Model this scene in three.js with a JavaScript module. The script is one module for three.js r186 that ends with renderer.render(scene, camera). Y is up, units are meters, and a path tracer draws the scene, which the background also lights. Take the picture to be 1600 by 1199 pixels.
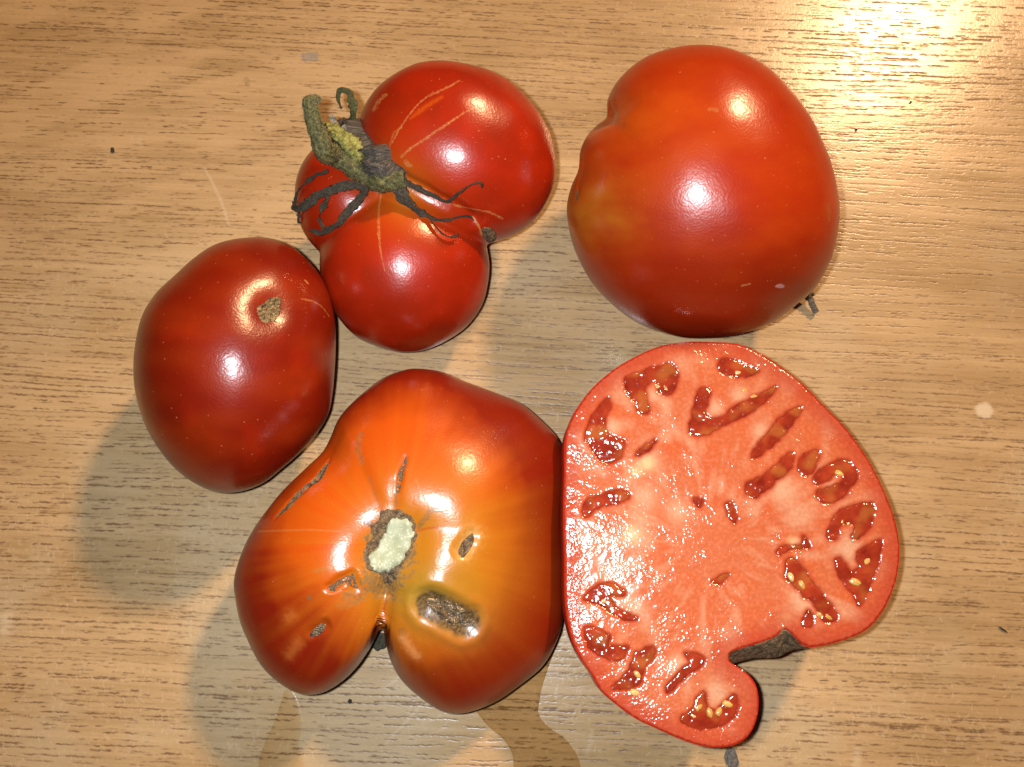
import * as THREE from 'three';
import { ImprovedNoise } from 'three/addons/math/ImprovedNoise.js';

/* ------------------------------------------------------------------ camera, lights, exposure */
const scene = new THREE.Scene();
const W = 1600, H = 1199, FOV = 50, EYE = new THREE.Vector3(0, 0.30, 0);
const F = H / 2 / Math.tan(FOV * Math.PI / 360);                        // focal length in photograph pixels
const camera = new THREE.PerspectiveCamera(FOV, W / H, 0.01, 20);
camera.position.copy(EYE);
camera.lookAt(0, 0, -0.30 * 300 / F);                                     // tipped away from straight down
camera.updateMatrixWorld(true);
const renderer = new THREE.WebGLRenderer({ antialias: true });
renderer.setSize(W, H);
renderer.toneMapping = THREE.LinearToneMapping;
renderer.toneMappingExposure = 1;
renderer.shadowMap.enabled = true;
scene.background = new THREE.Color().setRGB(0.016, 0.012, 0.008);           // the dim room

// the camera's flash, a small cool light beside the lens
const flash = new THREE.SpotLight(new THREE.Color().setRGB(0.90, 0.94, 1.0), 0.335, 0, 1.12, 0.95, 2);
flash.position.set(EYE.x - 0.012, EYE.y + 0.001, EYE.z - 0.004);
flash.target.position.set(0, 0, -0.045); scene.add(flash.target);
flash.castShadow = true; flash.shadow.radius = 0.16;
scene.add(flash);
// a warm room lamp up to the right; it mirrors in the table near the photograph's upper right corner
const LAMP = new THREE.Vector3(0.829, 1.30, -1.165);
const bulbLight = new THREE.PointLight(new THREE.Color().setRGB(1.0, 0.63, 0.33), 11.2, 0, 2);
bulbLight.position.copy(LAMP);
bulbLight.castShadow = true; bulbLight.shadow.radius = 4.2;
scene.add(bulbLight);

/* ------------------------------------------------------------------ helpers */
function rng(seed) { let a = seed >>> 0; return () => { a = (a + 0x6D2B79F5) | 0; let t = Math.imul(a ^ (a >>> 15), 1 | a); t = (t + Math.imul(t ^ (t >>> 7), 61 | t)) ^ t; return ((t ^ (t >>> 14)) >>> 0) / 4294967296; }; }
const perlin = new ImprovedNoise();
const n3 = (x, y, z) => perlin.noise(x, y, z);
const fbm = (x, y, z, o = 3) => { let s = 0, a = 0.5; for (let i = 0; i < o; i++) { s += a * n3(x, y, z); x = x * 2.03 + 7.1; y = y * 2.03 + 3.3; z = z * 2.03 + 5.7; a *= 0.5; } return s; };
const clamp = (x, a = 0, b = 1) => Math.min(b, Math.max(a, x));
const mix = (a, b, t) => a + (b - a) * t;
const sst = (a, b, x) => { const t = clamp((x - a) / (b - a)); return t * t * (3 - 2 * t); };
const mixC = (a, b, t) => [mix(a[0], b[0], t), mix(a[1], b[1], t), mix(a[2], b[2], t)];
const toS = (x) => { x = clamp(x); return Math.round(255 * (x <= 0.0031308 ? 12.92 * x : 1.055 * Math.pow(x, 1 / 2.4) - 0.055)); };
const zoomed = (ox, oy, s) => (pts) => pts.map(([x, y, ...r]) => [ox + x * s, oy + y * s, ...r]);
// layout: the ray of a point of the photograph, and where it meets a height
const AX = new THREE.Vector3(), AY = new THREE.Vector3(), AZ = new THREE.Vector3();
camera.matrixWorld.extractBasis(AX, AY, AZ);
const ray = (px, py) => new THREE.Vector3().addScaledVector(AX, (px - W / 2) / F).addScaledVector(AY, -(py - H / 2) / F).addScaledVector(AZ, -1);
const onPlane = (px, py, y = 0) => { const r = ray(px, py); return r.multiplyScalar((y - EYE.y) / r.y).add(EYE); };
const used = {};
const numbered = (n) => { const k = used[n] = (used[n] ?? -1) + 1; return k ? `${n}_${String(k).padStart(3, '0')}` : n; };
function tag(o, label, category, group) { o.userData.label = label; o.userData.category = category; if (group) o.userData.group = group; return o; }
function mesh(name, geo, mat, parent) { const m = new THREE.Mesh(geo, mat); m.name = parent === scene ? numbered(name) : name; m.castShadow = m.receiveShadow = true; parent.add(m); return m; }
function dataTex(data, w, h, srgb) {
  const t = new THREE.DataTexture(data, w, h, THREE.RGBAFormat, THREE.UnsignedByteType);
  t.magFilter = THREE.LinearFilter; t.minFilter = THREE.LinearFilter;
  if (srgb) t.colorSpace = THREE.SRGBColorSpace;
  t.needsUpdate = true; return t;
}
const grey = (f, w, h) => { const d = new Uint8Array(w * h * 4); for (let i = 0; i < w * h; i++) { const v = clamp(f[i]) * 255; d[4 * i] = d[4 * i + 1] = d[4 * i + 2] = v; d[4 * i + 3] = 255; } return dataTex(d, w, h, false); };
function resample(pts, n, closed = true) {                              // smooth curve through points
  const c = new THREE.CatmullRomCurve3(pts.map((p) => new THREE.Vector3(p[0], p[1], p[2] ?? 0)), closed, 'centripetal');
  const s = c.getSpacedPoints(n); if (closed) s.pop(); return s;
}
function inside(x, y, P) { let c = false; for (let i = 0, j = P.length - 1; i < P.length; j = i++) { const a = P[i], b = P[j]; if ((a.y > y) !== (b.y > y) && x < (b.x - a.x) * (y - a.y) / (b.y - a.y) + a.x) c = !c; } return c; }
function segDist(px, py, pz, A, B) { const dx = B.x - A.x, dy = B.y - A.y, dz = B.z - A.z, l = dx * dx + dy * dy + dz * dz; const t = l ? clamp(((px - A.x) * dx + (py - A.y) * dy + (pz - A.z) * dz) / l) : 0; const ex = px - A.x - t * dx, ey = py - A.y - t * dy, ez = pz - A.z - t * dz; return [Math.sqrt(ex * ex + ey * ey + ez * ez), t]; }
function edgeDist(x, y, P) { let m = 1e9, at = 0; for (let i = 0; i < P.length; i++) { const a = P[i], b = P[(i + 1) % P.length]; const dx = b.x - a.x, dy = b.y - a.y, l = dx * dx + dy * dy; const t = l ? clamp(((x - a.x) * dx + (y - a.y) * dy) / l) : 0; const d = (x - a.x - t * dx) ** 2 + (y - a.y - t * dy) ** 2; if (d < m) { m = d; at = i; } } return [Math.sqrt(m), at]; }
function gridGeo(pos, nu, nv, uv, flip) {                                // (nu x nv) vertices
  const idx = []; for (let j = 0; j < nv - 1; j++) for (let i = 0; i < nu - 1; i++) { const a = j * nu + i, b = a + 1, c = a + nu, d = c + 1; flip ? idx.push(a, c, b, b, c, d) : idx.push(a, b, c, b, d, c); }
  const g = new THREE.BufferGeometry(); g.setAttribute('position', new THREE.BufferAttribute(pos, 3)); if (uv) g.setAttribute('uv', new THREE.BufferAttribute(uv, 2)); g.setIndex(idx); g.computeVertexNormals(); return g;
}

/* ------------------------------------------------------------------ the tabletop: oak laminate */
const TX0 = -0.24, TZ0 = -0.27, TW = 0.48, TH = 0.36, TN = 2048, TM = 1536, MM = TN / 480;   // a texture of 480 x 360 mm; MM texels per mm
const toTex = (px, py) => { const p = onPlane(px, py); return [(p.x - TX0) / TW * TN, (p.z - TZ0) / TH * TM]; };
function buildTable() {
  const R = rng(11), dark = new Float32Array(TN * TM), pale = new Float32Array(TN * TM), spot = new Float32Array(TN * TM);
  const flow = (x, y) => 0.05 + 0.06 * n3(x / 420, y / 300, 3.3) + 0.03 * n3(x / 110, y / 70, 9.1) ;
  const inPhoto = (x, y) => { const v = new THREE.Vector3(TX0 + x / TN * TW, 0, TZ0 + y / TM * TH).project(camera); return [(v.x + 1) / 2 * W, (1 - v.y) / 2 * H]; };
  const stamp = (f, x, y, rx, ry, a) => { const x0 = Math.max(0, Math.floor(x - rx)), x1 = Math.min(TN - 1, Math.ceil(x + rx)), y0 = Math.max(0, Math.floor(y - ry)), y1 = Math.min(TM - 1, Math.ceil(y + ry)); for (let j = y0; j <= y1; j++) for (let i = x0; i <= x1; i++) { const d = ((i - x) / rx) ** 2 + ((j - y) / ry) ** 2; if (d < 1) { const v = a * (1 - d), k = j * TN + i; if (v > f[k]) f[k] = v; } } };
  // pores: long dashes along the grain, broken and uneven
  const fleck = (x, y) => { const u = x * 0.40 + y * 0.92, v = x * 0.92 - y * 0.4; return sst(0.02, 0.22, n3(u / 74, v / 420, 1.7) ) * sst(1150, 500, x) * sst(900, 420, y); };
  // rows of long pores that follow the grain, broken into dashes
  for (let y0 = -190; y0 < TM + 60; y0 += 4 + 6.5 * R()) {
    const ph = R() * 90, strong = 0.6 + 0.85 * R(), gate = 20 + 34 * R(), w0 = (0.21 + 0.18 * R()) * MM; let y = y0;
    for (let x = 0; x < TN; x += 1.2) {
      y += 1.2 * (flow(x, y) + 0.10 * n3(x / 17, ph, 0.5)); if (y < -4 || y > TM + 4) continue;
      const zone = n3(x / 330, y / 120, 20.2), thr = -0.13 - 0.15 * zone + 0.34 * fleck(x, y), g = n3(x / gate + ph * 3.1, ph, 1.5) + 0.25 * n3(x / 7, ph, 6.5); if (g < thr) continue;
      const b = clamp(0.55 + 1.1 * n3(x / 9 + ph, 2.2, ph)), a = Math.min(1, (g - thr) * 5) * strong * (0.45 + 0.6 * b);
      stamp(dark, x, y + 1.2 * n3(x / 5, ph, 3.3), 1.7, w0 * (0.75 + 0.55 * b), a);
    }
  }
  for (let k = 0; k < 12000; k++) {
    let x = R() * (TN + 60) - 60, y = R() * TM; if (R() < 0.6 * fleck(x, y)) continue;
    const len = (2 + 6 * R() * R() + 2) * MM, w = (0.20 + 0.14 * R()) * MM, a = 0.4 + 0.65 * R(), ph = R() * 100;
    for (let t = 0; t < len; t += 1.1) { const th = flow(x, y) + 0.12 * n3(t / 20 + ph, ph, 0.5); x += 1.1 * Math.cos(th); y += 1.1 * Math.sin(th); const b = clamp(0.6 + 1.4 * n3(t / 6 + ph, 4.4, ph)); if (b > 0.2) stamp(dark, x, y, 1.5, w, a * b * Math.min(1, t / 8, (len - t) / 8)); }
  }
  // worn pale fibres across the grain, most in the lower half
  for (let k = 0; k < 24000; k++) {
    let x = R() * TN, y = R() * TM; const wear = sst(-0.2, 0.35, fbm(x / 330, y / 260, 5.5, 2)) * (0.25 + 0.75 * sst(450, 1000, y)); if (R() > wear) continue;
    const th0 = Math.PI / 2 + (R() - 0.5) * 1.6, len = (0.5 + 1.8 * R()) * MM, a = 0.2 + 0.55 * R();
    for (let s = 0; s < len; s += 1) { const th = th0 + 1.4 * n3(s / 6, k * 0.77, 2.1); x += Math.cos(th); y += Math.sin(th); stamp(pale, x, y, 1.3, 1.3, a); }
  }
  const line = (f, pts, r, a, rag = 0) => { const c = resample(pts.map(([x, y]) => toTex(x, y)), 160, false); c.forEach((p, i) => { const t = i / 160; stamp(f, p.x + rag * n3(i / 5, 1, 1), p.y, r * (0.7 + 0.6 * Math.abs(n3(i / 9, 3, 3))), r * (0.5 + 0.6 * Math.sin(Math.PI * clamp(t, 0.05, 0.95))), a * (0.65 + 0.35 * n3(i / 3, 7, 7))); }); };
  line(pale, [[319, 262], [331, 285], [345, 315], [357, 352]], 4.2, 1.0, 2);       // the long pale scratch beside the stalked tomato
  line(pale, [[217, 215], [220, 230]], 5, 0.6, 3);
  line(pale, [[1340, 1170], [1337, 1199]], 9, 0.8, 4);
  line(pale, [[662, 1096], [630, 1132], [602, 1162]], 3, 0.7, 2); line(pale, [[648, 1090], [636, 1120], [640, 1150]], 2, 0.5, 2); line(pale, [[690, 1116], [668, 1128], [650, 1124]], 2, 0.6, 3); line(pale, [[700, 1120], [690, 1140], [672, 1146]], 2, 0.5, 3); line(pale, [[600, 1075], [618, 1062], [628, 1050]], 2.5, 0.6, 2); line(pale, [[925, 1140], [922, 1160], [916, 1178]], 5, 0.5, 2);
  for (let k = 0; k < 26; k++) { const [x, y] = toTex(1538 + 9 * Math.cos(k * 2.4) * Math.sqrt(k / 26), 641 + 8 * Math.sin(k * 2.4) * Math.sqrt(k / 26)); stamp(pale, x, y, 9, 8, 1.4); }      // chip in the laminate
  for (let k = 0; k < 30; k++) { const [x, y] = toTex(8 + 12 * n3(k, 1.5, 0.3), 975 + k * 1.0 - 15); stamp(pale, x, y, 7, 4, 0.8); }
  for (let k = 0; k < 46; k++) { const [x, y] = toTex(484 + 22 * (R() - 0.5), 89 + 12 * (R() - 0.5)); stamp(spot, x, y, 5, 4, 0.35 + 0.5 * R()); }  // grey smudge
  for (let k = 0; k < 18; k++) { const [x, y] = toTex(385 + 8 * (R() - 0.5), 126 + 12 * (R() - 0.5)); stamp(dark, x, y, 4, 4, 0.5 * R()); }
  const col = new Uint8Array(TN * TM * 4), bmp = new Float32Array(TN * TM), rgh = new Float32Array(TN * TM);
  const B0 = [0.54, 0.365, 0.188], B1 = [0.36, 0.230, 0.104], PORE = [0.145, 0.074, 0.029], PALE = [0.66, 0.53, 0.36], GREY = [0.24, 0.23, 0.22], WORN = [0.50, 0.395, 0.245];
  for (let j = 0; j < TM; j++) for (let i = 0; i < TN; i++) {
    const k = j * TN + i, ya = j - i * 0.055;
    const st = n3(i / 420, ya / 9, 0.4) * 0.5 + n3(i / 150, ya / 3.4, 4.4) * 0.35 + n3(i / 40, ya / 1.7, 8.4) * 0.3;
    const blotch = fbm(i / 300, ya / 130, 2.2, 3), gr = n3(i / 2.3, j / 1.9, 6.6);
    const t = clamp(0.47 - 0.60 * st - 0.95 * blotch - 0.35 * fleck(i, j));
    let c = mixC(B0, B1, t); const wear = sst(-0.12, 0.3, fbm(i / 210, j / 170, 15.5, 3)) * sst(420, 1050, j + 300 * n3(i / 260, j / 260, 1.1)); c = mixC(c, WORN, 0.55 * wear); const m = 1 + 0.05 * gr + 0.05 * n3(i / 7, j / 3, 11.1); c = [c[0] * m, c[1] * m, c[2] * m];
    const d = Math.min(1, dark[k]); c = mixC(c, PORE, 0.88 * d);
    const p = Math.min(1, pale[k]); c = mixC(c, PALE, p * (0.4 + 0.5 * clamp(pale[k] - 0.5)));
    c = mixC(c, GREY, spot[k]);
    col[4 * k] = toS(c[0]); col[4 * k + 1] = toS(c[1]); col[4 * k + 2] = toS(c[2]); col[4 * k + 3] = 255;
    bmp[k] = 0.6 - 0.5 * d + 0.10 * st + 0.10 * gr + 0.12 * p;
    rgh[k] = 0.25 + 0.30 * d + 0.10 * st + 0.06 * fbm(i / 60, j / 40, 7.7, 2) + 0.12 * p;
  }
  const tex = [dataTex(col, TN, TM, true), grey(bmp, TN, TM), grey(rgh, TN, TM)]; tex.forEach((t) => { t.wrapS = t.wrapT = THREE.MirroredRepeatWrapping; });
  const mat = new THREE.MeshPhysicalMaterial({ map: tex[0], bumpMap: tex[1], bumpScale: 0.00012, roughnessMap: tex[2], roughness: 1, specularIntensity: 0.9 });
  const g = new THREE.BoxGeometry(1.5, 0.03, 1.0).toNonIndexed(), P = g.attributes.position, U = g.attributes.uv;
  g.translate(0, -0.015, -0.1);
  for (let i = 0; i < P.count; i++) U.setXY(i, (P.getX(i) - TX0) / TW, (P.getZ(i) - TZ0) / TH + P.getY(i) / TH);
  const t = mesh('tabletop', g, mat, scene); t.userData.kind = 'structure';
  return tex;
}
const tableTex = buildTable();

/* ------------------------------------------------------------------ tomatoes */
// A fruit is built in axes of its own: w towards the eye, u to the right; lengths in layout units (F units = its distance).
function concentric(a, b) { if (a === 0 && b === 0) return [0, 0]; let r, p; if (a * a > b * b) { r = a; p = Math.PI / 4 * (b / a); } else { r = b; p = Math.PI / 2 - Math.PI / 4 * (a / b); } if (r < 0) { r = -r; p += Math.PI; } return [r, p]; }
class Fruit {
  constructor(o) {
    Object.assign(this, { n: 340, front: 0.8, back: 0.8, blend: [0.25, 1.2], ...o });
    const w = ray(...o.c).normalize().negate(), u = AX.clone().addScaledVector(w, -AX.dot(w)).normalize(), v = new THREE.Vector3().crossVectors(w, u);
    Object.assign(this, { w, u, v });
    const loc = (px, py) => { const r = ray(px, py), d = -r.dot(w); return [r.dot(u) / d * F, r.dot(v) / d * F]; };
    this.loc = loc;
    this.base();
    for (const f of this.features ?? []) this.sculpt(f);
    this.place();
  }
  base() {
    const n = this.n, X = this.X = new Float64Array(n * n * 3), th = this.th = new Float32Array(n * n);
    let shape;
    if (this.outline) {
      const pts = resample(this.outline.map(([x, y]) => this.loc(x, y)), 900);
      const M = 1440, L = new Float64Array(M);
      const A = pts.map((p) => [Math.atan2(p.y, p.x), Math.hypot(p.x, p.y)]);
      for (let i = 0; i < A.length; i++) { let [a0, r0] = A[i], [a1, r1] = A[(i + 1) % A.length], da = a1 - a0; if (da > Math.PI) da -= 2 * Math.PI; if (da < -Math.PI) da += 2 * Math.PI; const k = Math.max(2, Math.ceil(Math.abs(da) / (2 * Math.PI) * M * 3)); for (let s = 0; s <= k; s++) { const a = a0 + da * s / k, q = ((Math.round(a / (2 * Math.PI) * M) % M) + M) % M; L[q] = Math.max(0, mix(r0, r1, s / k)); } }
      let mean = 0; for (let i = 0; i < M; i++) { if (!L[i]) L[i] = L[(i + M - 1) % M]; mean += L[i] / M; }
      const soft = (sig) => { const K = Math.ceil(3 * sig), out = new Float64Array(M); let ws = []; for (let k = -K; k <= K; k++) ws.push(Math.exp(-0.5 * (k / sig) ** 2)); const t = ws.reduce((a, b) => a + b); for (let i = 0; i < M; i++) { let s = 0; for (let k = -K; k <= K; k++) s += ws[k + K] * L[(i + k + M) % M]; out[i] = s / t; } return out; };
      const S = soft(this.smooth ?? 110), L2 = soft(2.5);
      const at = (T, p) => { const q = p / (2 * Math.PI) * M, i = Math.floor(q), f = q - i; return mix(T[((i % M) + M) % M], T[(((i + 1) % M) + M) % M], f); };
      const bF = this.front * mean, bB = this.back * mean, k = Math.sqrt(1 - (bF / F) ** 2);
      this.R = mean;
      shape = (t, p) => { const l = k * mix(at(S, p), at(L2, p), sst(this.blend[0], this.blend[1], t)), s = Math.sin(t), c = Math.cos(t); return [l * s * Math.cos(p), l * s * Math.sin(p), c > 0 ? bF * Math.pow(c, this.flat ?? 1) : bB * c]; };
    } else {
      const lobes = this.lobes.map(({ c, r, turn = 0, z = 0 }) => { const [x, y] = this.loc(...c); const q = new THREE.Quaternion().setFromAxisAngle(new THREE.Vector3(0, 0, 1), -turn); return { c: new THREE.Vector3(x, y, z), r, q: q.clone().invert() }; });
      this.R = 160; const d = new THREE.Vector3(), e = new THREE.Vector3(), g = new THREE.Vector3();
      const k = this.join ?? 6;
      shape = (t, p) => {
        let rs = [];
        for (const L of lobes) { d.set(Math.sin(t) * Math.cos(p), Math.sin(t) * Math.sin(p), Math.cos(t)).applyQuaternion(L.q); e.copy(L.c).negate().applyQuaternion(L.q); d.set(d.x / L.r[0], d.y / L.r[1], d.z / L.r[2]); e.set(e.x / L.r[0], e.y / L.r[1], e.z / L.r[2]); const a = d.dot(d), b = d.dot(e), c = e.dot(e) - 1, D = b * b - a * c; if (D > 0) { const x = (-b + Math.sqrt(D)) / a; if (x > 0) rs.push(x); } }
        const m = Math.max(...rs); let s = 0; for (const x of rs) s += Math.exp((x - m) / k); const r = m + k * Math.log(s);
        return [r * Math.sin(t) * Math.cos(p), r * Math.sin(t) * Math.sin(p), r * Math.cos(t)];
      };
    }
    for (let j = 0; j < n; j++) for (let i = 0; i < n; i++) {
      const [r, p] = concentric(2 * i / (n - 1) - 1, 2 * j / (n - 1) - 1), t = Math.PI * (0.66 * r + 0.34 * r ** 4), q = shape(t, p), k = j * n + i;
      // slight unevenness of a real fruit
      const s = 1 + (this.wobble ?? 0.012) * fbm(q[0] / 90 + 3, q[1] / 90, q[2] / 90 + (this.seed ?? 0), 2);
      X[3 * k] = q[0] * s; X[3 * k + 1] = q[1] * s; X[3 * k + 2] = q[2] * s; th[k] = t;
    }
    this.reindex();
  }
  normals() {
    const n = this.n, X = this.X, N = new Float32Array(n * n * 3);
    for (let j = 0; j < n; j++) for (let i = 0; i < n; i++) {
      const a = 3 * (j * n + Math.min(i + 1, n - 1)), b = 3 * (j * n + Math.max(i - 1, 0)), c = 3 * (Math.min(j + 1, n - 1) * n + i), d = 3 * (Math.max(j - 1, 0) * n + i);
      const ux = X[a] - X[b], uy = X[a + 1] - X[b + 1], uz = X[a + 2] - X[b + 2], vx = X[c] - X[d], vy = X[c + 1] - X[d + 1], vz = X[c + 2] - X[d + 2];
      let x = uy * vz - uz * vy, y = uz * vx - ux * vz, z = ux * vy - uy * vx; const l = Math.hypot(x, y, z) || 1, k = 3 * (j * n + i); N[k] = x / l; N[k + 1] = y / l; N[k + 2] = z / l;
    }
    return N;
  }
  reindex() {                                                          // apparent place of every front vertex, in 8-unit cells
    const n = this.n, X = this.X; this.N = this.normals(); this.cells = new Map(); const q = this.q = new Float32Array(n * n * 2);
    for (let k = 0; k < n * n; k++) { const s = 1 / (1 - X[3 * k + 2] / F); q[2 * k] = X[3 * k] * s; q[2 * k + 1] = X[3 * k + 1] * s; }
    for (let j = 0; j < n - 1; j++) for (let i = 0; i < n - 1; i++) {
      const k = j * n + i; if (this.th[k] > 1.75 || this.N[3 * k + 2] < -0.02) continue;
      const xs = [q[2 * k], q[2 * k + 2], q[2 * (k + n)], q[2 * (k + n + 1)]], ys = [q[2 * k + 1], q[2 * k + 3], q[2 * (k + n) + 1], q[2 * (k + n + 1) + 1]];
      const x0 = Math.floor(Math.min(...xs) / 8), x1 = Math.floor(Math.max(...xs) / 8), y0 = Math.floor(Math.min(...ys) / 8), y1 = Math.floor(Math.max(...ys) / 8);
      if (x1 - x0 > 6 || y1 - y0 > 6) continue;
      for (let a = x0; a <= x1; a++) for (let b = y0; b <= y1; b++) { const c = a * 4096 + b; (this.cells.get(c) ?? this.cells.set(c, []).get(c)).push(k); }
    }
  }
  at(px, py) {                                                         // point of the fruit's surface (own axes) and its normal, or null
    const [x, y] = this.loc(px, py), n = this.n, q = this.q, X = this.X, N = this.N; let best = null;
    for (const k of this.cells.get(Math.floor(x / 8) * 4096 + Math.floor(y / 8)) ?? []) for (const [a, b, c] of [[k, k + 1, k + n], [k + 1, k + n + 1, k + n]]) {
      const x0 = q[2 * a], y0 = q[2 * a + 1], x1 = q[2 * b] - x0, y1 = q[2 * b + 1] - y0, x2 = q[2 * c] - x0, y2 = q[2 * c + 1] - y0, D = x1 * y2 - x2 * y1; if (Math.abs(D) < 1e-9) continue;
      const s = ((x - x0) * y2 - (y - y0) * x2) / D, t = ((y - y0) * x1 - (x - x0) * y1) / D; if (s < -1e-3 || t < -1e-3 || s + t > 1.001) continue;
      const r = 1 - s - t, g = (A, o) => r * A[3 * a + o] + s * A[3 * b + o] + t * A[3 * c + o], z = g(X, 2);
      if (!best || z > best.p.z) best = { p: new THREE.Vector3(g(X, 0), g(X, 1), z), n: new THREE.Vector3(g(N, 0), g(N, 1), g(N, 2)).normalize() };
    }
    return best;
  }
  path(pts) { return pts.map((p) => { const h = this.at(p[0], p[1]); return h ? Object.assign(h.p, { k: p[2] ?? 1 }) : null; }).filter(Boolean); }
  sculpt({ pts, w, depth, rim = 0, fine, sharp = 2 }) {                       // a groove or pit along a path: depth, half width and raised rim in layout units
    const P = this.path(pts); if (!P.length) { console.log('lost feature', JSON.stringify(pts[0])); return; }
    const X = this.X, N = this.N, n2 = this.n * this.n, box = new THREE.Box3().setFromPoints(P).expandByScalar(w * 4), o = new Float64Array(n2);
    for (let k = 0; k < n2; k++) {
      const x = X[3 * k], y = X[3 * k + 1], z = X[3 * k + 2]; if (x < box.min.x || x > box.max.x || y < box.min.y || y > box.max.y || z < box.min.z || z > box.max.z) continue;
      let m = 1e9, s = 1; if (P.length === 1) m = Math.hypot(x - P[0].x, y - P[0].y, z - P[0].z); else for (let i = 0; i + 1 < P.length; i++) { const [d, t] = segDist(x, y, z, P[i], P[i + 1]); if (d < m) { m = d; s = mix(P[i].k, P[i + 1].k, t); } }
      const ww = w * (0.5 + 0.5 * s), e = m / ww * (1 + (fine ?? 0) * n3(x / 14, y / 14, z / 14));
      o[k] = s * (-depth * Math.exp(-Math.pow(e, sharp)) + rim * Math.exp(-(((e - 1.5) / 0.45) ** 2)));
    }
    for (let k = 0; k < n2; k++) if (o[k]) { X[3 * k] += N[3 * k] * o[k]; X[3 * k + 1] += N[3 * k + 1] * o[k]; X[3 * k + 2] += N[3 * k + 2] * o[k]; }
    this.reindex();
  }
  place() {                                                            // rest it on the table
    let low = 1e9; const { u, v, w, X } = this, n2 = this.n * this.n;
    for (let k = 0; k < n2; k++) low = Math.min(low, (X[3 * k] * u.y + X[3 * k + 1] * v.y + X[3 * k + 2] * w.y) / F);
    this.d = (EYE.y + 0.0012) / (w.y - low);
    this.s = this.d / F; this.o = EYE.clone().addScaledVector(w, -this.d);   // metres per unit; centre
    this.foot = new THREE.Vector3(this.o.x, 0, this.o.z);
  }
  out(x, y, z, n, lift = 0) {                                          // own axes -> metres from the fruit's foot
    const r = new THREE.Vector3().addScaledVector(this.u, (x + (n ? n.x * lift : 0)) * this.s).addScaledVector(this.v, (y + (n ? n.y * lift : 0)) * this.s).addScaledVector(this.w, (z + (n ? n.z * lift : 0)) * this.s).add(this.o).sub(this.foot);
    return r;
  }
  turn(n) { return new THREE.Vector3().addScaledVector(this.u, n.x).addScaledVector(this.v, n.y).addScaledVector(this.w, n.z); }
  build(label, look, skinOpts = {}) {
    const n = this.n, pos = new Float32Array(n * n * 3), uv = new Float32Array(n * n * 2);
    for (let j = 0; j < n; j++) for (let i = 0; i < n; i++) { const k = j * n + i, p = this.out(this.X[3 * k], this.X[3 * k + 1], this.X[3 * k + 2]); pos[3 * k] = p.x; pos[3 * k + 1] = Math.max(p.y, 0.0003); pos[3 * k + 2] = p.z; uv[2 * k] = i / (n - 1); uv[2 * k + 1] = j / (n - 1); }
    const geo = gridGeo(pos, n, n, uv);
    this.root = new THREE.Group(); this.root.name = numbered('tomato'); this.root.position.copy(this.foot); scene.add(this.root);
    tag(this.root, label, 'tomato');
    // colour and fine relief, computed over the fruit's own surface
    const T = 1024, col = new Uint8Array(T * T * 4), bmp = new Float32Array(T * T), X = this.X;
    const marks = (look.marks ?? []).map((m) => { const P = this.path(m.dense ? resample(m.pts.map(([x, y, k]) => [x, y, (k ?? 1) * 100]), m.pts.length * 8, false).map((p) => [p.x, p.y, p.z / 100]) : m.pts); return { ...m, P, box: new THREE.Box3().setFromPoints(P).expandByScalar(m.w * (m.reach ?? 2.6)) }; });
    for (let j = 0; j < T; j++) for (let i = 0; i < T; i++) {
      const gx = i / (T - 1) * (n - 1.001), gy = j / (T - 1) * (n - 1.001), i0 = Math.floor(gx), j0 = Math.floor(gy), fx = gx - i0, fy = gy - j0, a = 3 * (j0 * n + i0), b = a + 3, c = a + 3 * n, d = c + 3;
      const g = (o) => (X[a + o] * (1 - fx) + X[b + o] * fx) * (1 - fy) + (X[c + o] * (1 - fx) + X[d + o] * fx) * fy, x = g(0), y = g(1), z = g(2), k = j * T + i;
      let C = look.color(x, y, z), h = 0.5 + (look.grain ?? 0.17) * (n3(x / 2.4, y / 2.4, z / 2.4) + 0.6 * n3(x / 5.3, y / 5.3, z / 5.3)) + (look.swell ?? 0.65) * fbm(x / 34, y / 34, z / 34, 2);
      for (const m of marks) {
        if (x < m.box.min.x || x > m.box.max.x || y < m.box.min.y || y > m.box.max.y || z < m.box.min.z || z > m.box.max.z || !m.P.length) continue;
        let dd = 1e9, s = 1, along = 0; if (m.P.length === 1) dd = Math.hypot(x - m.P[0].x, y - m.P[0].y, z - m.P[0].z); else for (let q = 0; q + 1 < m.P.length; q++) { const [d0, t] = segDist(x, y, z, m.P[q], m.P[q + 1]); if (d0 < dd) { dd = d0; s = mix(m.P[q].k, m.P[q + 1].k, t); along = q + t; } }
        let e = dd / (m.w * Math.max(0.15, s)); e += (m.rag ?? 0.5) * n3(x / (m.rs ?? 5), y / (m.rs ?? 5), z / (m.rs ?? 5) + 9);
        let f = (m.soft ? Math.exp(-e * e) : sst(1.15, 0.75, e)) * (m.a ?? 1);
        if (m.stitch) f *= clamp(0.25 + 1.6 * Math.abs(n3(x / m.stitch, y / m.stitch, z / m.stitch + 4)));
        const tint = m.tint2 ? mixC(m.tint, m.tint2, clamp(0.5 + 1.3 * n3(x / 4, y / 4, z / 4))) : m.tint;
        C = mixC(C, tint, f); h += (m.rise ?? 0) * f;
      }
      const fl = n3(x / 3.1 + 40, y / 3.1, z / 3.1); if (fl > 0.66) C = mixC(C, [0.55, 0.22, 0.09], clamp((fl - 0.66) * 7) * (look.flecks ?? 0.8));
      col[4 * k] = toS(C[0]); col[4 * k + 1] = toS(C[1]); col[4 * k + 2] = toS(C[2]); col[4 * k + 3] = 255; bmp[k] = h;
    }
    const mat = new THREE.MeshPhysicalMaterial({ map: dataTex(col, T, T, true), bumpMap: grey(bmp, T, T), bumpScale: 0.00011, roughness: 0.28, ior: 1.55, ...skinOpts });
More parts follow.
